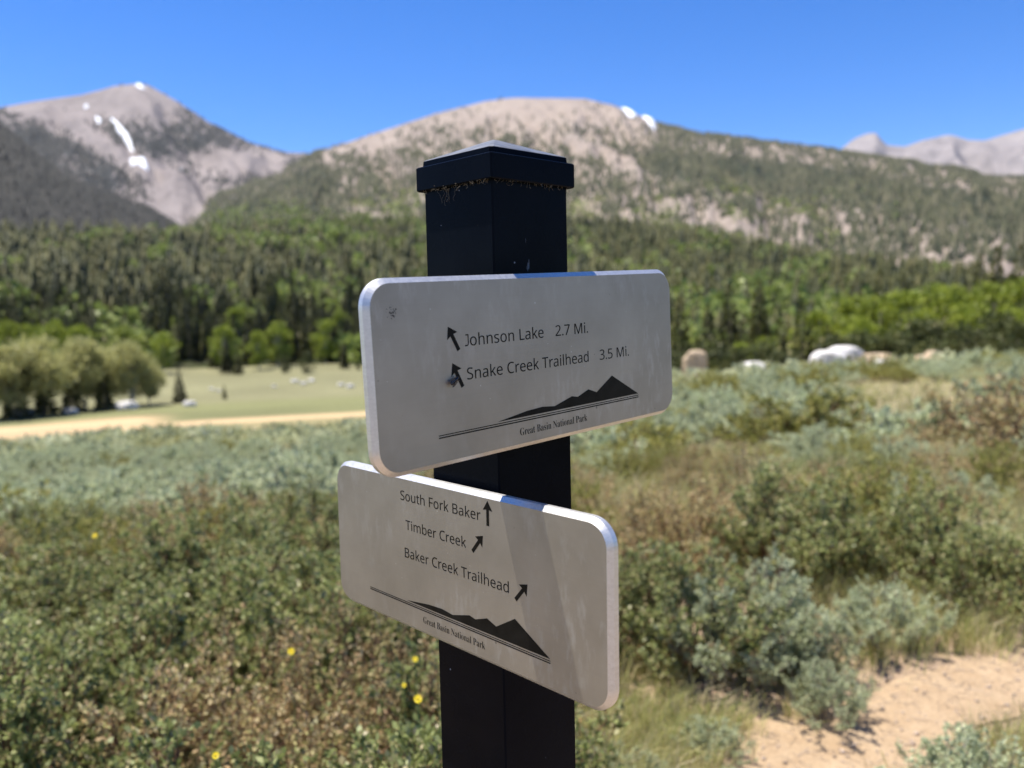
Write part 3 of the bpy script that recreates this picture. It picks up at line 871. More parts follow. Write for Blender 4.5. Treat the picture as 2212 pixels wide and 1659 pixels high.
rows = (('conifer', 1735, 652, 72, 'tall dark conifer standing alone in front of the bright aspens'), ('conifer', 1688, 690, 85, 'conifer just left of the tall dark lone conifer'),
        ('conifer', 1605, 700, 92, 'slim conifer behind the boulders right of the upper sign'), ('conifer', 1470, 640, 150, 'conifer touching the right end of the upper sign'),
        ('conifer', 1532, 655, 150, 'second conifer right of the upper sign panel'), ('conifer', 1578, 612, 160, 'taller conifer third from the upper sign panel'),
        ('conifer', 1640, 600, 160, 'conifer rising behind the left end of the aspens'), ('conifer', 1850, 590, 150, 'dark conifer behind the aspens, left of a row'),
        ('conifer', 1902, 582, 150, 'dark conifer behind the aspens, middle of a row'), ('conifer', 1955, 592, 150, 'dark conifer behind the aspens, right of a row'),
        ('conifer', 2118, 548, 138, 'dark conifer above the aspens near the right edge'), ('conifer', 2152, 530, 130, 'tallest dark conifer above the aspens near the right edge'),
        ('conifer', 2203, 525, 120, 'dark conifer cut by the right edge of the picture'), ('conifer', 2180, 590, 112, 'shorter conifer between two tall ones at the right edge'),
        ('conifer', 1790, 700, 76, 'short conifer just right of the tall lone conifer'),
        ('aspen', 1770, 668, 92, 'bright aspen behind the tall lone conifer'), ('aspen', 1830, 640, 98, 'bright yellow green aspen at the left of the big grove'),
        ('aspen', 1890, 632, 95, 'bright yellow green aspen under the row of dark conifers'), ('aspen', 1952, 625, 100, 'bright aspen in the upper middle of the right grove'),
        ('aspen', 2015, 615, 104, 'tall bright aspen at the centre of the right grove'), ('aspen', 2078, 608, 100, 'bright aspen below the conifers near the right edge'),
        ('aspen', 2138, 606, 104, 'bright aspen directly below the tallest right conifer'), ('aspen', 2200, 605, 100, 'bright aspen cut by the right edge'),
        ('aspen', 1868, 678, 84, 'lower front aspen in the left part of the grove'), ('aspen', 1985, 668, 85, 'lower front aspen in the middle of the grove'),
        ('aspen', 2095, 655, 84, 'lower front aspen in the right part of the grove'), ('aspen', 2185, 660, 80, 'lower front aspen by the right edge'),
        ('aspen', 1600, 738, 76, 'small light green aspen above the tan boulder'), ('aspen', 1660, 728, 80, 'small bright aspen left of the tall lone conifer'), ('aspen', 1525, 735, 82, 'small bright aspen right of the upper sign'))
for k, x, y, r, l in rows: tree(k, x, y, r, l, wide=1.15 if k == 'aspen' else (1.2 if x < 1800 else 1.0))
for x, y, r, l in ((1462, 765, 60, 'dark olive juniper at the edge of the upper sign panel'), (1500, 742, 56, 'dark olive juniper behind the tan boulder'), (1552, 752, 55, 'olive juniper right of the tan boulder'),
                   (1603, 762, 52, 'low olive juniper behind the first white boulder'), (1652, 745, 55, 'olive juniper in the gap left of the lone conifer'), (1700, 772, 53, 'low olive juniper at the foot of the lone conifer'),
                   (1812, 735, 58, 'olive juniper behind the pile of white boulders'), (1868, 725, 60, 'taller olive juniper behind the boulder pile'), (1925, 722, 60, 'olive juniper right of the boulder pile'),
                   (1980, 700, 64, 'tall olive juniper in front of the grove middle'), (2048, 703, 62, 'brownish olive juniper in front of the right grove'), (2095, 722, 58, 'low dark juniper in front of the right grove'),
                   (2152, 688, 62, 'tall dark juniper near the right edge'), (2208, 702, 58, 'dark juniper cut by the right edge'), (2030, 742, 55, 'lowest olive juniper on the crest of the right slope'), (2180, 745, 55, 'low olive juniper on the crest at the right edge')):
    tree('juniper', x, y - 14, r, l, wide=1.3)

# ------------------------------------------------------------------ boulders
def boulder(px, py, w, h, r, mat, label, seed, flat=1.0):
    x, y, z = on_ground(px, r); W = w / FPX * r / 2; Hh = h / FPX * r * (1.0 if r > 100 else 1.6)
    rg = np.random.default_rng(seed)
    us = np.linspace(0, math.pi, 9); va = np.linspace(0, 2 * math.pi, 15)[:-1]
    Vv = [(0, 0, Hh)]
    sh = rg.random(3) * 6
    for u_ in us[1:-1]:
        for a in va:
            k = 1 + .20 * math.sin(2 * a + sh[0]) * math.sin(u_) + .13 * math.sin(3 * a + 2 * u_ + sh[1]) + .06 * rg.normal()
            cu = math.copysign(abs(math.cos(u_)) ** .7, math.cos(u_)); su = math.sin(u_) ** .7
            Vv.append((W * su * math.cos(a) * k, W * .8 * su * math.sin(a) * k, Hh * .42 + Hh * .58 * cu * (.85 + .15 * k)))
    Vv.append((0, 0, -Hh * .15)); m = 14
    F = [[0, 1 + j, 1 + (j + 1) % m] for j in range(m)]
    for i in range(6):
        F += [[1 + i * m + j, 1 + (i + 1) * m + j, 1 + (i + 1) * m + (j + 1) % m, 1 + i * m + (j + 1) % m] for j in range(m)]
    e = len(Vv) - 1; F += [[e, 1 + 6 * m + (j + 1) % m, 1 + 6 * m + j] for j in range(m)]
    o = obj('boulder', py_mesh('boulder', Vv, F), mat, None, (x, y, z)); o.rotation_euler = (0, 0, rg.random() * .6 - .3)
    return tag(o, label, 'boulder')


def stone_mat(name, a, b):
    n = N(name); f = n.noise(2.2, 6, .7)
    n.set(Base_Color=n.ramp(f, [(.3, a), (.68, b)]), Roughness=.95, Specular_IOR_Level=.1); n.bump(n.noise(6, 6, .7), .6, .08); return n.m


TANROCK = stone_mat('tan_granite', (.38, .28, .18), (.55, .43, .30)); WHITEROCK = stone_mat('white_granite', (.52, .49, .45), (.74, .71, .67))
for i, a in enumerate(((1504, 830, 48, 44, 41, TANROCK, 'upright tan boulder nearest the upper sign on the right slope'), (1630, 812, 58, 24, 43, WHITEROCK, 'low white boulder between the tan boulder and the boulder pile'),
                       (1790, 803, 66, 30, 43, WHITEROCK, 'white boulder at the left front of the boulder pile'), (1828, 790, 72, 34, 45, WHITEROCK, 'largest white slab on top of the boulder pile'),
                       (1895, 790, 80, 24, 45.5, TANROCK, 'wide tan boulder just right of the white pile'), (1907, 800, 38, 16, 42, WHITEROCK, 'small white stone in front of the wide tan boulder'),
                       (2018, 790, 42, 22, 46, TANROCK, 'small tan boulder on the crest right of the pile'), (2012, 822, 66, 18, 36, TANROCK, 'low tan rock lying in the grass below the crest'),
                       (2100, 810, 40, 14, 37, WHITEROCK, 'flat white stone in the sage toward the right edge'), (2145, 806, 24, 10, 38, WHITEROCK, 'tiny white stone right of the flat white stone'))):
    boulder(*a, 900 + i)
for i, (x, r, w, wd) in enumerate(((40, 121, 42, 'long white rock under the leftmost cottonwood'), (148, 121, 26, 'white rock between the left cottonwoods'), (268, 122, 40, 'white rock under the domed cottonwood'), (405, 121, 24, 'white rock at the foot of the taller lone conifer'),
                                   (455, 150, 10, 'small pale stone in the field above the lone conifers'), (470, 146, 9, 'pale stone just below the upper field stone'), (635, 158, 14, 'pale stone in the field under the dark bush'), (655, 152, 13, 'second pale stone under the dark bush'),
                                   (672, 158, 15, 'largest pale stone right of the dark field bush'), (735, 146, 14, 'pale stone in the field near the sign panel'), (755, 142, 16, 'brightest pale stone in the field near the sign panel'), (590, 150, 9, 'lone small pale stone in mid field'))):
    boulder(x, 0, w, w * .45, r, WHITEROCK, wd, 930 + i)

# ------------------------------------------------------------------ the signpost
TH, PX, PY = .7582, -.0121, .8472
nL = Vector((-math.cos(TH), -math.sin(TH), 0)); nR = Vector((math.sin(TH), -math.cos(TH), 0)); ZZ = Vector((0, 0, 1))
ROOT = Vector((PX, PY, 0))
post_root = thing('signpost', 'black square steel trail signpost carrying two silver direction panels', 'signpost', (PX, PY, 0))


def prism_loops(loops, close_bottom=True, close_top=True):
    V = []; F = []; m = len(loops[0])
    for lp in loops: V += lp
    for i in range(len(loops) - 1):
        F += [[i * m + j, i * m + (j + 1) % m, (i + 1) * m + (j + 1) % m, (i + 1) * m + j] for j in range(m)]
    if close_bottom: F.append(list(range(m))[::-1])
    if close_top: F.append([(len(loops) - 1) * m + j for j in range(m)])
    return V, F


def sq(h, z, bev=.0015):
    """square with small bevelled corners in the post's own axes"""
    pts = [(h, -h + bev), (h, h - bev), (h - bev, h), (-h + bev, h), (-h, h - bev), (-h, -h + bev), (-h + bev, -h), (h - bev, -h)]
    return [tuple(nL * a + nR * b + ZZ * z) for a, b in pts]


def fix(me):
    import bmesh
    bm = bmesh.new(); bm.from_mesh(me); bmesh.ops.recalc_face_normals(bm, faces=bm.faces); bm.to_mesh(me); bm.free(); return me


V, F = prism_loops([sq(.05, -.4), sq(.05, EYE + .135)])
obj('post', fix(py_mesh('post', V, F)), BLACK, post_root)
h = .0558
zb, zt_ = EYE + .1212, EYE + .1448
V, F = prism_loops([sq(.0508, zb + .002), sq(h - .0012, zb), sq(h, zb + .0012), sq(h, zt_ - .001), sq(h - .001, zt_, .0025), sq(h - .0042, zt_ + .0006, .003), sq(h - .0046, zt_ + .0052, .003), sq(h - .0050, zt_ + .0058, .003)], False)
cap = obj('cap', fix(py_mesh('cap', V, F)), BLACK, post_root); cap['label'] = 'pyramid post cap with stepped rim'
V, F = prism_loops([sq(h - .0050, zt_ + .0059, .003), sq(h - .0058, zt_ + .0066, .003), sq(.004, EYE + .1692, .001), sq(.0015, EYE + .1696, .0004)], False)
obj('cap_top', fix(py_mesh('cap_top', V, F)), CAP_GLARE, cap)['label'] = 'sloping top of the cap with glare painted in'
# cobweb strands and dust hanging under the cap's rim
A = []; B = []; rw = np.random.default_rng(5)
for i in range(120):
    side = rw.random() < .6; u_ = rw.uniform(-.05, .05)
    off = rw.uniform(.0503, .0560)
    p = (nL * off + nR * u_) if side else (nR * off + nL * u_)
    p = np.array(p + ZZ * (zb + .0005)); 
    for s in range(3):
        q = p + rw.normal(size=3) * np.array([.0011, .0011, .0012]) - np.array([0, 0, .0007])
        A.append(p); B.append(q); p = q
for i in range(7):
    u_ = rw.uniform(-.04, .0); p = np.array(nL * .0512 + nR * u_ + ZZ * (zb - .001))
    for s in range(6):
        q = p + np.array(nR) * rw.normal() * .0016 - np.array([0, 0, rw.uniform(.001, .0035)]); A.append(p); B.append(q); p = q
V, Q = tubes(A, B, np.full(len(A), .00014), np.full(len(A), .00011))
web = obj('cobweb', np_mesh('cobweb', V, Q), WEB, cap); web['label'] = 'dusty cobweb strands hanging under the cap rim'

PT, PTH, PC = .010, .0114, .0042


def rrect(w, hh, r, z, seg=12):
    pts = []
    for cx, cy, a0 in ((w - r, hh - r, 0), (-w + r, hh - r, 90), (-w + r, -hh + r, 180), (w - r, -hh + r, 270)):
        for k in range(seg + 1):
            a = math.radians(a0 + 90 * k / seg); pts.append((cx + r * math.cos(a), cy + r * math.sin(a), z))
    return pts


def text_mesh(body, x0, x1, base, cap_h, serif=False):
    """a line of printed text fitted between x0 and x1 on the panel face"""
    def conv(ch):
        if serif:
            return chr(0x1D400 + ord(ch) - 65) if ch.isupper() else chr(0x1D41A + ord(ch) - 97) if ch.islower() else ch
        return chr(0x1D5A0 + ord(ch) - 65) if ch.isupper() else chr(0x1D5BA + ord(ch) - 97) if ch.islower() else chr(0x1D7E2 + ord(ch) - 48) if ch.isdigit() else ch
    c = bpy.data.curves.new('lettering', 'FONT'); c.body = ''.join(conv(k) for k in body); c.resolution_u = 6
    if serif: c.offset = -.008
    o = bpy.data.objects.new('lettering', c); COL.objects.link(o)
    dg = bpy.context.evaluated_depsgraph_get(); dg.update()
    me = bpy.data.meshes.new_from_object(o.evaluated_get(dg))
    bpy.data.objects.remove(o); bpy.data.curves.remove(c)
    co = np.zeros(len(me.vertices) * 3); me.vertices.foreach_get('co', co); co = co.reshape(-1, 3)
    s = cap_h / (.66 if serif else .714)
    xs = (x1 - x0) / (co[:, 0].max() - co[:, 0].min())
    co[:, 0] = x0 + (co[:, 0] - co[:, 0].min()) * xs; co[:, 1] = base + co[:, 1] * s; co[:, 2] = PTH + .00012
    me.vertices.foreach_set('co', co.ravel().astype(np.float32)); me.update()
    me.materials.clear(); me.materials.append(PRINT)
    return me


def flat(name, polys, parent, label=None, mat=PRINT, z=PTH + .00012):
    V = []; F = []
    for p in polys:
        F.append(list(range(len(V), len(V) + len(p)))); V += [(a, b, z) for a, b in p]
    o = obj(name, py_mesh(name, V, F), mat, parent)
    if label: o['label'] = label
    return o


def arrow(tip, tail, parent, label):
    tip = Vector(tip); tail = Vector(tail); d = (tip - tail).normalized(); s = Vector((-d.y, d.x))
    nk = tip - d * .0084; w, hw = .0019, .0066
    bk = tip - d * .0092
    return flat('arrow', [[tuple(nk + s * w), tuple(tail + s * w), tuple(tail - s * w), tuple(nk - s * w)][::1], [tuple(tip), tuple(bk + s * hw), tuple(nk + s * w), tuple(nk - s * w), tuple(bk - s * hw)]], parent, label)


def letter_J(x0, base, cap_h, st=.00105):
    w = cap_h * .42
    right = x0 + w
    out = []; inn = []
    r = w * .62; cy = base + r * .95
    P = [(right - st, base + cap_h), (right, base + cap_h), (right, cy)]
    for k in range(1, 9):
        a = -math.pi / 2 * k / 8; P.append((right - r + r * math.cos(a), cy + r * math.sin(a) * .98))
    P += [(x0 - .0002, base), (x0 - .0002, base + st)]
    for k in range(8, 0, -1):
        a = -math.pi / 2 * k / 8; P.append((right - r + (r - st) * math.cos(a), cy + (r - st) * math.sin(a) * .98))
    P.append((right - st, cy))
    bar = [(x0 + w * .15, base + cap_h), (x0 + w * .15, base + cap_h - st * .95), (right - st, base + cap_h - st * .95), (right - st, base + cap_h)]
    return [P, bar]


def sign_panel(key, W, H, u_, z_, d, tilt, label):
    nn, e = (nR, -nL) if key == 'U' else (nL, nR)
    n2 = nn * math.cos(d) + e * math.sin(d); e2 = e * math.cos(d) - nn * math.sin(d)
    e4 = e2 * math.cos(tilt) + ZZ * math.sin(tilt); u4 = -e2 * math.sin(tilt) + ZZ * math.cos(tilt)
    O = nn * .05 + e * u_ + ZZ * (EYE + z_) + n2 * PT
    mw = Matrix(((e4.x, u4.x, n2.x, O.x), (e4.y, u4.y, n2.y, O.y), (e4.z, u4.z, n2.z, O.z), (0, 0, 0, 1)))
    w, hh, r = W / 2, H / 2, .0195
    c = PC
    loops = [rrect(w, hh, r, 0), rrect(w + c, hh + c, r + c, .0022), rrect(w + c, hh + c, r + c, PTH - c), rrect(w, hh, r, PTH)]
    V, F = prism_loops(loops)
    me = fix(py_mesh('sign_panel', V, F)); me.materials.append(ALU); me.materials.append(EDGE)
    for p in me.polygons: p.material_index = 0 if len(p.vertices) > 4 else 1
    o = obj('sign_panel', me, None, post_root); o.matrix_local = mw; o['label'] = label
    V, F = prism_loops([rrect(.032, .05, .003, -.0125, 3), rrect(.032, .05, .003, -.0002, 3)])
    b = obj('mounting_block', fix(py_mesh('mounting_block', V, F)), BLACK, o)
    # the emblem: a ridge silhouette over two thin rules
    ridge = [(-.0722, -.0508), (-.0332, -.0460), (-.0125, -.0450), (.0045, -.0467), (.0300, -.0404), (.0388, -.0420), (.0555, -.0366), (.0682, -.0410), (.0937, -.0269), (.1376, -.0508)]
    em = flat('mountain_emblem', [ridge[::-1], [(-.1405, -.0530), (-.1405, -.0522), (.1378, -.0522), (.1378, -.0530)][::-1], [(-.1405, -.0551), (-.1405, -.0540), (.1378, -.0540), (.1378, -.0551)][::-1]], o, 'black mountain ridge silhouette above two thin rules')
    t = obj('lettering', text_mesh('Great Basin National Park', -.0440, .0518, -.0675, .0066, True), PRINT, o); t['label'] = 'small serif line of park name under the emblem'
    return o


up = sign_panel('U', .4027, .1505, -.0025, -.0427, .0301, .0390, 'upper silver panel with rounded corners, tilted, turned to the right')
lo = sign_panel('L', .4043, .1529, -.0014, -.2436, -.0178, -.0057, 'lower silver panel with rounded corners, turned to the left, shadow band across it')


def line(par, label, *texts):
    for k, a in enumerate(texts):
        o = obj('lettering', a if not isinstance(a, tuple) else text_mesh(*a), PRINT, par); o['label'] = label


line(up, 'upper line of the upper panel', ('ohnson Lake', -.0996, -.0064, .0195, .0101), ('2.7 Mi.', .0103, .0583, .0195, .0101))
flat('lettering', letter_J(-.1053, .0195, .0101), up, 'first letter of the upper line')
line(up, 'second line of the upper panel', ('Snake Creek Trailhead', -.1051, .0577, -.0092, .0101), ('3.5 Mi.', .0752, .1235, -.0092, .0101))
line(lo, 'first line of the lower panel', ('South Fork Baker', -.0779, .0493, .0543, .0098))
line(lo, 'second line of the lower panel', ('Timber Creek', -.0700, .0274, .0244, .0098))
line(lo, 'third line of the lower panel', ('Baker Creek Trailhead', -.0730, .0864, -.0052, .0100))
arrow((-.1237, .0374), (-.1128, .0168), up, 'arrow before the upper line pointing up left')
arrow((-.1211, .0065), (-.1106, -.0146), up, 'arrow before the second line pointing up left')
arrow((.0595, .0744), (.0595, .0512), lo, 'arrow after the first line pointing straight up')
arrow((.0521, .0405), (.0366, .0228), lo, 'arrow after the second line pointing up right')
arrow((.1108, .0083), (.0950, -.0091), lo, 'arrow after the third line pointing up right')
# dark scuff near the upper left corner of the upper panel
rs = np.random.default_rng(3); dots = []
for i in range(46):
    a = rs.random() * 6.28; q = rs.normal(size=2) * (.0021, .0030) + (-.1809, .0516); s = abs(rs.normal()) * .00032 + .00012
    dots.append([(q[0] + s * math.cos(k) * rs.uniform(.6, 1.4), q[1] + s * math.sin(k)) for k in np.linspace(0, 6.28, 6)[:-1]])
flat('scuff', dots, up, 'speckled dark scuff near the corner', SMUDGE, PTH + .0001)

# ------------------------------------------------------------------ the fly on the upper panel
def ellipsoid(c, rad, ax=None, m=10, k=7):
    V = []; F = []
    for i in range(k + 1):
        u_ = math.pi * i / k
        for j in range(m):
            a = 2 * math.pi * j / m
            V.append((c[0] + rad[0] * math.cos(u_), c[1] + rad[1] * math.sin(u_) * math.cos(a), c[2] + rad[2] * math.sin(u_) * math.sin(a)))
    for i in range(k):
        F += [[i * m + j, i * m + (j + 1) % m, (i + 1) * m + (j + 1) % m, (i + 1) * m + j] for j in range(m)]
    return V, F


FLYB = simple('fly_body', (.012, .012, .016), .35, .5, 900, .6)
n = N('fly_wing'); n.set(Base_Color=(.03, .03, .035), Roughness=.5, Alpha=.7); WING = n.m
fly = thing('fly', 'small dark fly resting beside the second arrow of the upper panel', 'fly')
mwp = post_root.matrix_basis @ up.matrix_local
bpy.context.view_layer.update()
mwp = Matrix.Translation((PX, PY, 0)) @ up.matrix_local
fp = mwp @ Matrix.Translation((-.1212, -.0080, PTH + .0004)) @ Matrix.Rotation(math.radians(34), 4, 'Z')
fly.matrix_world = fp
for nm, c, rad in (('abdomen', (-.0026, 0, .0019), (.0031, .0019, .0016)), ('thorax', (.0012, 0, .0022), (.0021, .0016, .0016)), ('head', (.0039, 0, .0019), (.0010, .0013, .0012))):
    V, F = ellipsoid(c, rad); obj(nm, fix(py_mesh(nm, V, F, True)), FLYB, fly)
for s in (-1, 1):
    w = [(.0016, s * .0008), (-.0015, s * .0026), (-.0045, s * .0030), (-.0064, s * .0020), (-.0060, s * .0007), (-.002, s * .0003)]
    V = [(a, b, .0040 - abs(b) * .25 + i * 0) for i, (a, b) in enumerate(w)] + [(a, b, .00392 - abs(b) * .25) for a, b in w]
    F = [[0, 1, 2, 3, 4, 5], [11, 10, 9, 8, 7, 6]] + [[i, 6 + i, 6 + (i + 1) % 6, (i + 1) % 6] for i in range(6)]
    obj('wing', fix(py_mesh('wing', V, F)), WING, fly)
    for a0, a1 in ((.0024, .0042), (.0010, .0008), (-.0004, -.0044)):
        A = [(a0, s * .001, .0016), ((a0 + a1) / 2, s * .0030, .0026)]; B = [((a0 + a1) / 2, s * .0030, .0026), (a1, s * .0042, -.0003)]
        V, Q = tubes(A, B, [.00020, .00016], [.00016, .00010], 4); obj('leg', np_mesh('leg', V, Q), FLYB, fly)

# ------------------------------------------------------------------ shrubs
bit_m = [make_shrub('bitterbrush%d' % i, 500 + i, .42, .50, 46, 14, 15, .0185, .0062, .0036, .55) for i in range(5)]
oli_m = [make_shrub('green_shrub%d' % i, 520 + i, .45, .50, 46, 17, 13, .020, .0052, .0033, .6) for i in range(3)]
dry_m = [make_shrub('dry_shrub%d' % i, 540 + i, .40, .50, 46, 14, 8, .018, .0042, .0030, .75, .3) for i in range(3)]
sag_m = [make_shrub('sagebrush%d' % i, 560 + i, .42, .45, 46, 16, 14, .024, .0046, .0045, .75) for i in range(4)]
mid_m = [make_shrub('far_sagebrush%d' % i, 580 + i, .60, .48, 40, 9, 8, .055, .013, .008, .7) for i in range(4)]
mido_m = [make_shrub('far_olive_shrub%d' % i, 590 + i, .60, .55, 40, 9, 8, .050, .012, .008, .7) for i in range(3)]
midd_m = [make_shrub('far_dry_shrub%d' % i, 596 + i, .60, .55, 44, 9, 8, .045, .010, .006, .8) for i in range(2)]
KIND = {'bitterbrush': (bit_m, (BITTER, STEM_R), 'bitterbrush'), 'olive': (oli_m, (OLIVE, STEM_R), 'green_shrub'), 'dry': (dry_m, (DRY, STEM_R), 'dry_shrub'),
        'sage': (sag_m, (SAGE, STEM_G), 'sagebrush'), 'midsage': (mid_m, (SAGE, STEM_G), 'sagebrush'), 'midolive': (mido_m, (OLIVE, STEM_R), 'green_shrub'), 'middry': (midd_m, (DRY, STEM_R), 'dry_shrub')}
scount = [0]


def shrub(kind, x, y, s, label, group=None, sz=1.0):
    scount[0] += 1; i = scount[0]
    ms, mats, nm = KIND[kind]; m = ms[i % len(ms)]
    return place(nm, m, mats, ('foliage', 'branches'), label, 'shrub', (x, y, float(ground_z(x, y))), (i * 2.39996) % 6.283, (s, s, s * sz), group)


def shrub_px(kind, px, r, s, label, group=None, sz=1.0):
    x, y, z = on_ground(px, r); return shrub(kind, x, y, s, label, group, sz)


placed = []
# plants that can be told apart, right of the post
for a in (('bitterbrush', 1325, 3.4, 1.0, 'dark green brown shrub right beside the lower panel', None, 1.0), ('bitterbrush', 1480, 3.4, 1.0, 'dark leafy shrub between the lower panel shrub and the pale sage', None, 1.0),
          ('sage', 1620, 3.4, .9, 'large pale grey green sagebrush above the path bend', None, 1.15), ('sage', 1735, 3.4, .58, 'pale sagebrush leaning out beside the large sagebrush', None, 1.0), ('sage', 1800, 3.05, .45, 'small pale sagebrush at the path edge', None, 1.0),
          ('sage', 1920, 3.75, .6, 'low pale sagebrush behind the small path edge one', None, 1.0), ('bitterbrush', 1700, 4.6, 1.25, 'big dark green shrub in the middle of the right brush', None, 1.0), ('bitterbrush', 1830, 4.7, 1.0, 'green shrub right of the big dark green one', None, 1.0),
          ('bitterbrush', 2010, 4.6, 1.05, 'dark green shrub below the tall grass at the right', None, 1.0), ('bitterbrush', 2150, 4.4, 1.0, 'dark green shrub near the right edge above the path', None, 1.0), ('olive', 1900, 5.2, 1.1, 'olive shrub behind the two green shrubs', None, 1.0),
          ('sage', 2080, 2.28, .62, 'pale sagebrush in the lower right corner', None, .9), ('sage', 2200, 2.45, .75, 'pale sagebrush cut by the right edge in the lower corner', None, .9), ('sage', 1960, 2.12, .38, 'small pale sagebrush at the bottom edge right of the path', None, .9),
          ('dry', 1500, 4.6, 1.1, 'red brown twiggy shrub behind the large sagebrush', None, 1.0), ('dry', 1380, 4.4, 1.0, 'brown dry shrub just right of the post', None, 1.0), ('dry', 1620, 5.4, 1.15, 'rusty dry shrub with orange tips in the middle distance', None, 1.0),
          ('dry', 1330, 3.9, .8, 'dry brown shrub above the lower panel corner', None, 1.0), ('sage', 1390, 2.45, .30, 'tiny pale sagebrush in the litter by the post foot', None, .8), ('sage', 1310, 2.5, .32, 'tiny grey sagebrush touching the post at the bottom', None, .8), ('sage', 1540, 2.7, .34, 'tiny sagebrush at the path bend', None, .8),
          ('midolive', 1770, 10.5, 1.5, 'large rounded green mound in the right distance', None, .9), ('midsage', 1800, 9.2, .85, 'pale sage mound in front of the rounded green mound', None, .8), ('midolive', 1660, 10.2, 1.1, 'lower green mound left of the rounded one', None, .8),
          ('middry', 2170, 9.0, 1.25, 'dark red brown shrub at the right edge in the distance', None, 1.1), ('middry', 2215, 8.4, 1.1, 'brown shrub cut by the right edge', None, 1.0), ('middry', 1490, 8.5, .7, 'grey brown dead shrub in the sage right of the post', None, .9)):
    o = shrub_px(*a); placed.append((o.location.x, o.location.y, .3 * a[3]))


def free(x, y, rad):
    return all((x - a) ** 2 + (y - b) ** 2 > (rad * .55 + c) ** 2 for a, b, c in placed)


r3 = np.random.default_rng(21)
# the dense brush left of the post
patch = lambda x, y: float(fbm(np.array([x / .8]), np.array([y / .8]), 41)[0])
tries = 0; nb = 0
while tries < 6000:
    tries += 1
    px_ = r3.uniform(-330, 1180); r = 1.15 + 6.6 * r3.random() ** .8
    if r < 1.55 and px_ > 900: continue
    x, y, z = on_ground(px_, r)
    if math.hypot(x - PX, y - PY) < .55: continue
    if px_ < -120 and r > 2.2: continue
    if px_ > 1020 and r < 3.1: continue
    lim = .19 if r < 2.6 else (.26 if r < 4.5 else .36)
    if not free(x, y, lim * .7): continue
    p = patch(x, y)
    edge_r = 7.0 + .6 * math.sin(px_ / 130)
    if r > edge_r: continue
    kind = 'dry' if p > .73 else ('olive' if p < .42 else 'bitterbrush')
    if r > 4.6 and r3.random() < .6: kind = 'dry' if r3.random() < .5 else 'olive'
    s = r3.uniform(.75, 1.1) * (.92 if r < 1.8 else 1.0)
    depth = 'nearest the camera' if r < 1.9 else 'in the front brush' if r < 3.2 else 'in the middle brush' if r < 5 else 'along the far brush edge'
    depth += ' ' + where_left(px_ if px_ < 780 else 780)
    kd = {'dry': 'brown twiggy shrub', 'olive': 'fresh green shrub', 'bitterbrush': 'green bitterbrush'}[kind]
    kd = size_word(s, .85, 1.0) + ' ' + kd
    shrub(kind, x, y, s, kd + ' ' + depth, 'shrubs of the dense brush left of the post', r3.uniform(.72, 1.2))
    placed.append((x, y, lim * .5)); nb += 1
# mixed low brush right of the post
tries = 0
while tries < 1500:
    tries += 1
    px_ = r3.uniform(1180, 2310); r = 3.9 + 4.9 * r3.random() ** .9
    x, y, z = on_ground(px_, r)
    if in_path(np.array([x]), np.array([y]), .22)[0] or not free(x, y, .42): continue
    p = patch(x, y)
    if p > .60: continue
    kind = ('dry', 'olive', 'bitterbrush', 'sage')[int(r3.choice(4, p=(.40, .30, .04, .26)))]
    kd = {'dry': 'brown shrub', 'olive': 'olive shrub', 'bitterbrush': 'bitterbrush', 'sage': 'pale sagebrush'}[kind]
    wh = ('in the nearer mixed brush ' if r < 5.6 else 'in the farther mixed brush ') + where_right(px_)
    s = r3.uniform(.6, 1.05); kd = size_word(s, .75, .9) + ' ' + kd
    shrub(kind, x, y, s, kd + ' ' + wh, 'shrubs of the mixed brush right of the post', r3.uniform(.7, 1.0))
    placed.append((x, y, .16))
# sagebrush on the slopes: the near mounds single, the rest as a mass
cand = []
for k in range(5200):
    px_ = r3.uniform(-70, 2280); r = math.sqrt(r3.uniform(6.2 ** 2, 46 ** 2)) if r3.random() < .8 else r3.uniform(6.2, 22)
    if px_ > 1150 and r < 8.2: continue
    x, y, z = on_ground(px_, r)
    if fbm(np.array([x / 3]), np.array([y / 3]), 61)[0] < (.36 if px_ < 1150 else .47): continue
    if r > 36 and px_ > 1350: continue
    cand.append((r, px_, x, y))
cand.sort()
grid = {}; sel = []
for r, px_, x, y in cand:
    g_ = (int(x / .95), int(y / .95))
    if any((g_[0] + a, g_[1] + b) in grid and math.hypot(x - grid[(g_[0] + a, g_[1] + b)][0], y - grid[(g_[0] + a, g_[1] + b)][1]) < .92 for a in (-1, 0, 1) for b in (-1, 0, 1)): continue
    if r < 11 and not free(x, y, .55): continue
    grid[g_] = (x, y); sel.append((r, px_, x, y))
for r, px_, x, y in sel[:280]:
    left_ = px_ < 1106
    ol = r3.random() < (.10 if left_ else .28)
    kd = 'olive shrub' if ol else 'pale sage mound'
    wh = ('on the near slope ' if r < 10 else 'on the middle slope ' if r < 14 else 'on the far slope ') + (where_left(px_) if left_ else where_right(px_))
    s = r3.uniform(.65, 1.4); kd = size_word(s, .85, 1.15) + ' ' + kd
    shrub('midolive' if ol else 'midsage', x, y, s, kd + ' ' + wh, 'sage and shrub mounds on the open slopes', r3.uniform(.7, 1.05))
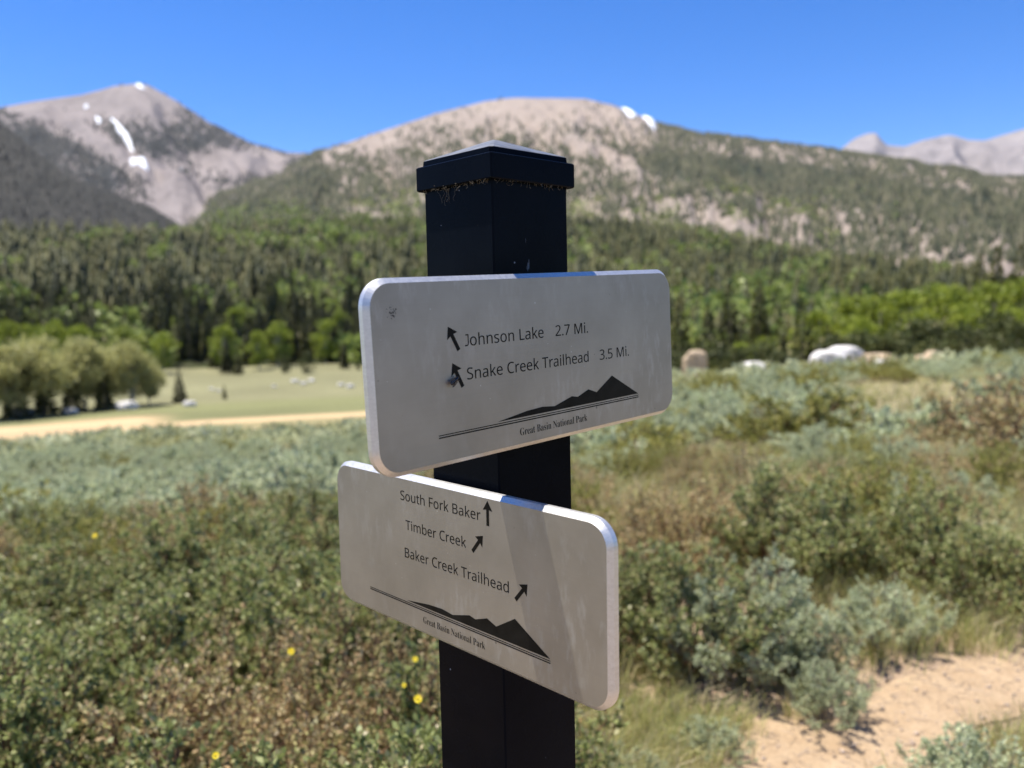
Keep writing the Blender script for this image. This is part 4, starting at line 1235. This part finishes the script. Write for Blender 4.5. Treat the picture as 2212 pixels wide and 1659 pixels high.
# the rest: small mounds of leaves
rest = np.array([(x, y) for r, px_, x, y in sel[280:]])
m = len(rest)
Pz = ground_z(rest[:, 0], rest[:, 1]); sz = r3.uniform(.4, .85, m)
q = 70
d = r3.normal(size=(m, q, 3)); d[..., 2] = np.abs(d[..., 2]); d /= np.linalg.norm(d, axis=2)[..., None]
pos = np.concatenate([rest, Pz[:, None]], 1)[:, None] + d * np.stack([sz, sz, sz * .8], 1)[:, None] * r3.uniform(.55, 1, (m, q, 1))
Lq = np.repeat(sz * .3, q)
V, Q = leaves(pos.reshape(-1, 3), d.reshape(-1, 3) + r3.normal(size=(m * q, 3)) * .6, Lq, Lq * .35, r3)
SAGE_T = leaf_mat('sagebrush_mass', [(.24, .23, .09), (.36, .375, .185), (.46, .49, .28), (.55, .565, .36)], .4, .6, 0, attr='tint')
ti = np.repeat(np.clip(np.repeat(r3.uniform(.1, 1, m), q) + r3.normal(size=m * q) * .12, 0, 1), 4)
tag(obj('sagebrush_cover', np_mesh('sagebrush_cover', V, Q, attrs={'tint': ti}), SAGE_T), 'far sagebrush cover running down toward the meadow and boulders', 'sagebrush', kind='stuff')

# ------------------------------------------------------------------ grass
GRASS = leaf_mat('grass_blades', [(.22, .27, .065), (.34, .37, .11), (.47, .45, .18), (.61, .53, .29), (.70, .61, .40)], .35, .5, 0, attr='tint')


def grass_mesh(tufts, blades, hmin, hmax, wid, r, spread=.05, dry=.5):
    """tufts: array of x, y; curved two-part blades"""
    m = len(tufts); k = blades
    h_ = np.repeat(r.uniform(hmin, hmax, m), k) * r.uniform(.5, 1.15, m * k)
    ph = r.random(m * k) * 6.283; rad = np.abs(r.normal(size=m * k)) * spread
    bx = np.repeat(tufts[:, 0], k) + np.cos(ph) * rad; by = np.repeat(tufts[:, 1], k) + np.sin(ph) * rad
    B = np.stack([bx, by, ground_z(bx, by) - .005], 1)
    a = ph + r.normal(size=m * k) * .6; lean = r.uniform(.1, .75, m * k)
    out = np.stack([np.cos(a), np.sin(a), np.zeros(m * k)], 1); S = np.stack([-np.sin(a + 1), np.cos(a + 1), np.zeros(m * k)], 1)
    w = wid * r.uniform(.6, 1.4, m * k)[:, None]
    M1 = B + out * (h_ * lean * .3)[:, None] + np.array([0, 0, 1]) * (h_ * .6)[:, None]
    T_ = B + out * (h_ * lean)[:, None] + np.array([0, 0, 1]) * (h_ * (1 - .3 * lean))[:, None]
    V = np.stack([B - S * w, B + S * w, M1 + S * w * .8, M1 - S * w * .8, T_], 1).reshape(-1, 3)
    b = np.arange(m * k)[:, None] * 5
    Q = np.concatenate([b, b + 1, b + 2, b + 3], 1); T = np.concatenate([b + 3, b + 2, b + 4], 1)
    ti = np.repeat(np.clip(np.repeat(r.beta(1.5, 1.5, m), k) * .7 + .3 * dry + r.normal(size=m * k) * .16, 0, 1), 5)
    return V, Q, T, ti


def scatter(n_, x0, x1, r0, r1, seed, grow=0., thr=None, power=1.):
    r = np.random.default_rng(seed); out = []
    pxs = r.uniform(x0, x1, n_); rs_ = r0 + (r1 - r0) * r.random(n_) ** power
    az_ = np.arctan((pxs - 1106) / FPX); x = rs_ * np.sin(az_); y = rs_ * np.cos(az_)
    ok = ~in_path(x, y, grow) & (np.hypot(x - PX, y - PY) > .12)
    if thr: ok &= fbm(x / .5, y / .5, seed) > thr
    return np.stack([x[ok], y[ok]], 1)


G = [grass_mesh(scatter(2600, 1180, 2350, 4.6, 9.5, 11, .03, .36), 20, .12, .38, .0032, r3, .06, .55),
     grass_mesh(scatter(900, 1180, 2350, 2.4, 4.8, 18, .03, .40), 22, .07, .24, .0015, r3, .06, .55),
     grass_mesh(scatter(700, 1150, 2300, 1.9, 3.4, 12, -.05, .45), 26, .05, .18, .0018, r3, .05, .6),
     grass_mesh(scatter(700, 1130, 1620, 1.75, 3.0, 13, -.1), 26, .04, .16, .0017, r3, .05, .85),
     grass_mesh(scatter(1100, -300, 1200, 3.6, 8, 14, 0), 14, .15, .36, .0018, r3, .06, .6),
     grass_mesh(scatter(4600, -100, 2320, 7, 44, 15, 0, None, .8), 10, .12, .36, .007, r3, .15, .75),
     grass_mesh(scatter(240, -200, 1100, 1.3, 4.2, 16, 0), 8, .2, .5, .0012, r3, .05, .3),
     grass_mesh(scatter(130, 1750, 2400, 3.8, 5.5, 17, .0), 22, .14, .32, .0018, r3, .07, .35)]
off = 0; Vs = []; Qs = []; Ts = []; tis = []
for v, q_, t_, ti in G:
    Vs.append(v); Qs.append(q_ + off); Ts.append(t_ + off); tis.append(ti); off += len(v)
tag(obj('grass', np_mesh('grass', np.concatenate(Vs), np.concatenate(Qs), np.concatenate(Ts), attrs={'tint': np.concatenate(tis)}), GRASS), 'yellow green grass tufts growing between the shrubs and beside the path', 'grass', kind='stuff')

# litter: dead twigs and small stones on the bare soil
pts = scatter(2600, 1120, 2400, 1.8, 5, 31, -9); z = ground_z(pts[:, 0], pts[:, 1]) + .008
a = r3.random(len(pts)) * 6.28; L_ = r3.uniform(.01, .07, len(pts))
A = np.stack([pts[:, 0], pts[:, 1], z], 1); B = A + np.stack([np.cos(a) * L_, np.sin(a) * L_, r3.uniform(-.002, .012, len(pts))], 1)
V, Q = tubes(A, B, np.full(len(A), .0012), np.full(len(A), .0008))
tag(obj('dead_twigs', np_mesh('dead_twigs', V, Q), simple('bleached_twigs', (.36, .29, .23), .9, .4, 8)), 'bleached dead twigs littering the bare soil by the path', 'twigs', kind='stuff')
pts = scatter(2400, 1250, 2500, 1.9, 4.5, 33, -9)
m = len(pts); s_ = np.abs(r3.normal(size=m)) * .004 + .0018
dirs = np.array([[1, 0, 0], [0, 1, 0], [-1, 0, 0], [0, -1, 0], [0, 0, .7], [0, 0, -.5]])
C0 = np.concatenate([pts, (ground_z(pts[:, 0], pts[:, 1]) + .009)[:, None]], 1)
V = (C0[:, None] + dirs[None] * s_[:, None, None] * r3.uniform(.7, 1.3, (m, 6, 1))).reshape(-1, 3)
tri = np.array([[0, 1, 4], [1, 2, 4], [2, 3, 4], [3, 0, 4], [1, 0, 5], [2, 1, 5], [3, 2, 5], [0, 3, 5]])
T = (np.arange(m)[:, None, None] * 6 + tri[None]).reshape(-1, 3)
tag(obj('gravel', np_mesh('gravel', V, T=T), simple('path_gravel', (.42, .33, .26), .95, .4, 20)), 'small gravel scattered on the bare soil path', 'gravel', kind='stuff')

# ------------------------------------------------------------------ yellow flowers
YEL = simple('yellow_petals', (.80, .62, .01), .5, .1, 50); YCEN = simple('orange_flower_centre', (.80, .58, .01), .7, .2, 90)
GSTEM = simple('green_flower_stem', (.12, .18, .05), .6, .2, 30)
k = 10
pv, pf = [], []
for j in range(k):
    a = 2 * math.pi * j / k; b = .26
    i0 = len(pv)
    pv += [(.003 * math.cos(a), .003 * math.sin(a), 0), (.009 * math.cos(a - b), .009 * math.sin(a - b), .0015), (.0125 * math.cos(a), .0125 * math.sin(a), .0008), (.009 * math.cos(a + b), .009 * math.sin(a + b), .0015)]
    pf.append([i0, i0 + 1, i0 + 2, i0 + 3])
PETAL = py_mesh('petals', pv, pf); PETAL.materials.append(YEL)
v, f_ = ellipsoid((0, 0, 0), (.0035, .0035, .0022)); CEN = fix(py_mesh('centre', v, f_, True)); CEN.materials.append(YCEN)
for px_, py_, r, s, lab in ((205, 1157, 3.0, 1.0, 'small yellow flower highest in the left brush'), (629, 1407, 2.0, 1.0, 'yellow flower in the middle of the left brush below the lower panel'), (903, 1510, 1.65, 1.0, 'brightest yellow flower just left of the post near the bottom'),
                            (897, 1424, 1.95, .8, 'dull yellow flower directly above the brightest one'), (873, 1480, 1.8, .6, 'faint small yellow flower left of the brightest one'), (2183, 1213, 4.4, 1.0, 'yellow flower in the grass at the right edge'), (466, 1632, 1.45, .7, 'tiny orange yellow flower near the bottom left'),
                            (2165, 1082, 6.0, 1.2, 'small yellow flower high in the right brush')):
    p = at_r(np.array(px_), np.array(py_), np.array(r)); gz_ = float(ground_z(p[0], p[1]))
    f_ = thing('yellow_flower', lab, 'flower', (p[0], p[1], gz_), 0)
    Hs = max(p[2] - gz_, .05)
    v, q_ = tubes([(0, 0, -.02), (.004, 0, Hs * .5)], [(.004, 0, Hs * .5), (0, 0, Hs)], [.0011, .0009], [.0009, .0008], 5)
    obj('stem', np_mesh('stem', v, q_), GSTEM, f_)
    hd = obj('petals', PETAL, YEL, f_, (0, 0, Hs)); s *= .75; hd.scale = (s, s, s); hd.rotation_euler = (math.radians(48), .1, 0)
    ce = obj('centre', CEN, YCEN, f_, (0, 0, Hs + .0008)); ce.scale = (s, s, s); ce.rotation_euler = hd.rotation_euler

# ------------------------------------------------------------------ the thin mountain air
hz = py_mesh('haze', [(x, y, z) for x in (-12600, 12600) for y in (-12600, 12600) for z in (-90, 1750)], [[0, 1, 3, 2], [4, 6, 7, 5], [0, 4, 5, 1], [2, 3, 7, 6], [0, 2, 6, 4], [1, 5, 7, 3]])
m = bpy.data.materials.new('thin_air'); m.use_nodes = True
for q in list(m.node_tree.nodes):
    if q.type != 'OUTPUT_MATERIAL': m.node_tree.nodes.remove(q)
pv = m.node_tree.nodes.new('ShaderNodeVolumePrincipled'); pv.inputs['Density'].default_value = 1.5e-5
pv.inputs['Color'].default_value = (.75, .86, 1, 1); pv.inputs['Anisotropy'].default_value = .2
m.node_tree.links.new(pv.outputs[0], [q for q in m.node_tree.nodes if q.type == 'OUTPUT_MATERIAL'][0].inputs['Volume'])
tag(obj('haze', fix(hz), m), 'thin bluish mountain air over the whole valley', kind='stuff')

# ------------------------------------------------------------------ look-alikes told apart by their order across the picture
ORD = 'leftmost|second from left|third from left|fourth from left|fifth from left|sixth from left|seventh from left|eighth from left|ninth from left|tenth from left|eleventh from left|twelfth from left|thirteenth from left|fourteenth from left|fifteenth from left|sixteenth from left|seventeenth from left|eighteenth from left'.split('|')
same = {}
for o in scene.objects:
    if o.parent is None and o.get('label') and o.get('group'): same.setdefault(o['label'], []).append(o)
for lab, os_ in same.items():
    if len(os_) < 2: continue
    os_.sort(key=lambda o: to_px(np.array([list(o.location)]))[0][0])
    for i, o in enumerate(os_): o['label'] = lab + ', ' + (ORD[i] if i < len(os_) - 1 or len(os_) > 12 else 'rightmost') if i < len(ORD) else lab
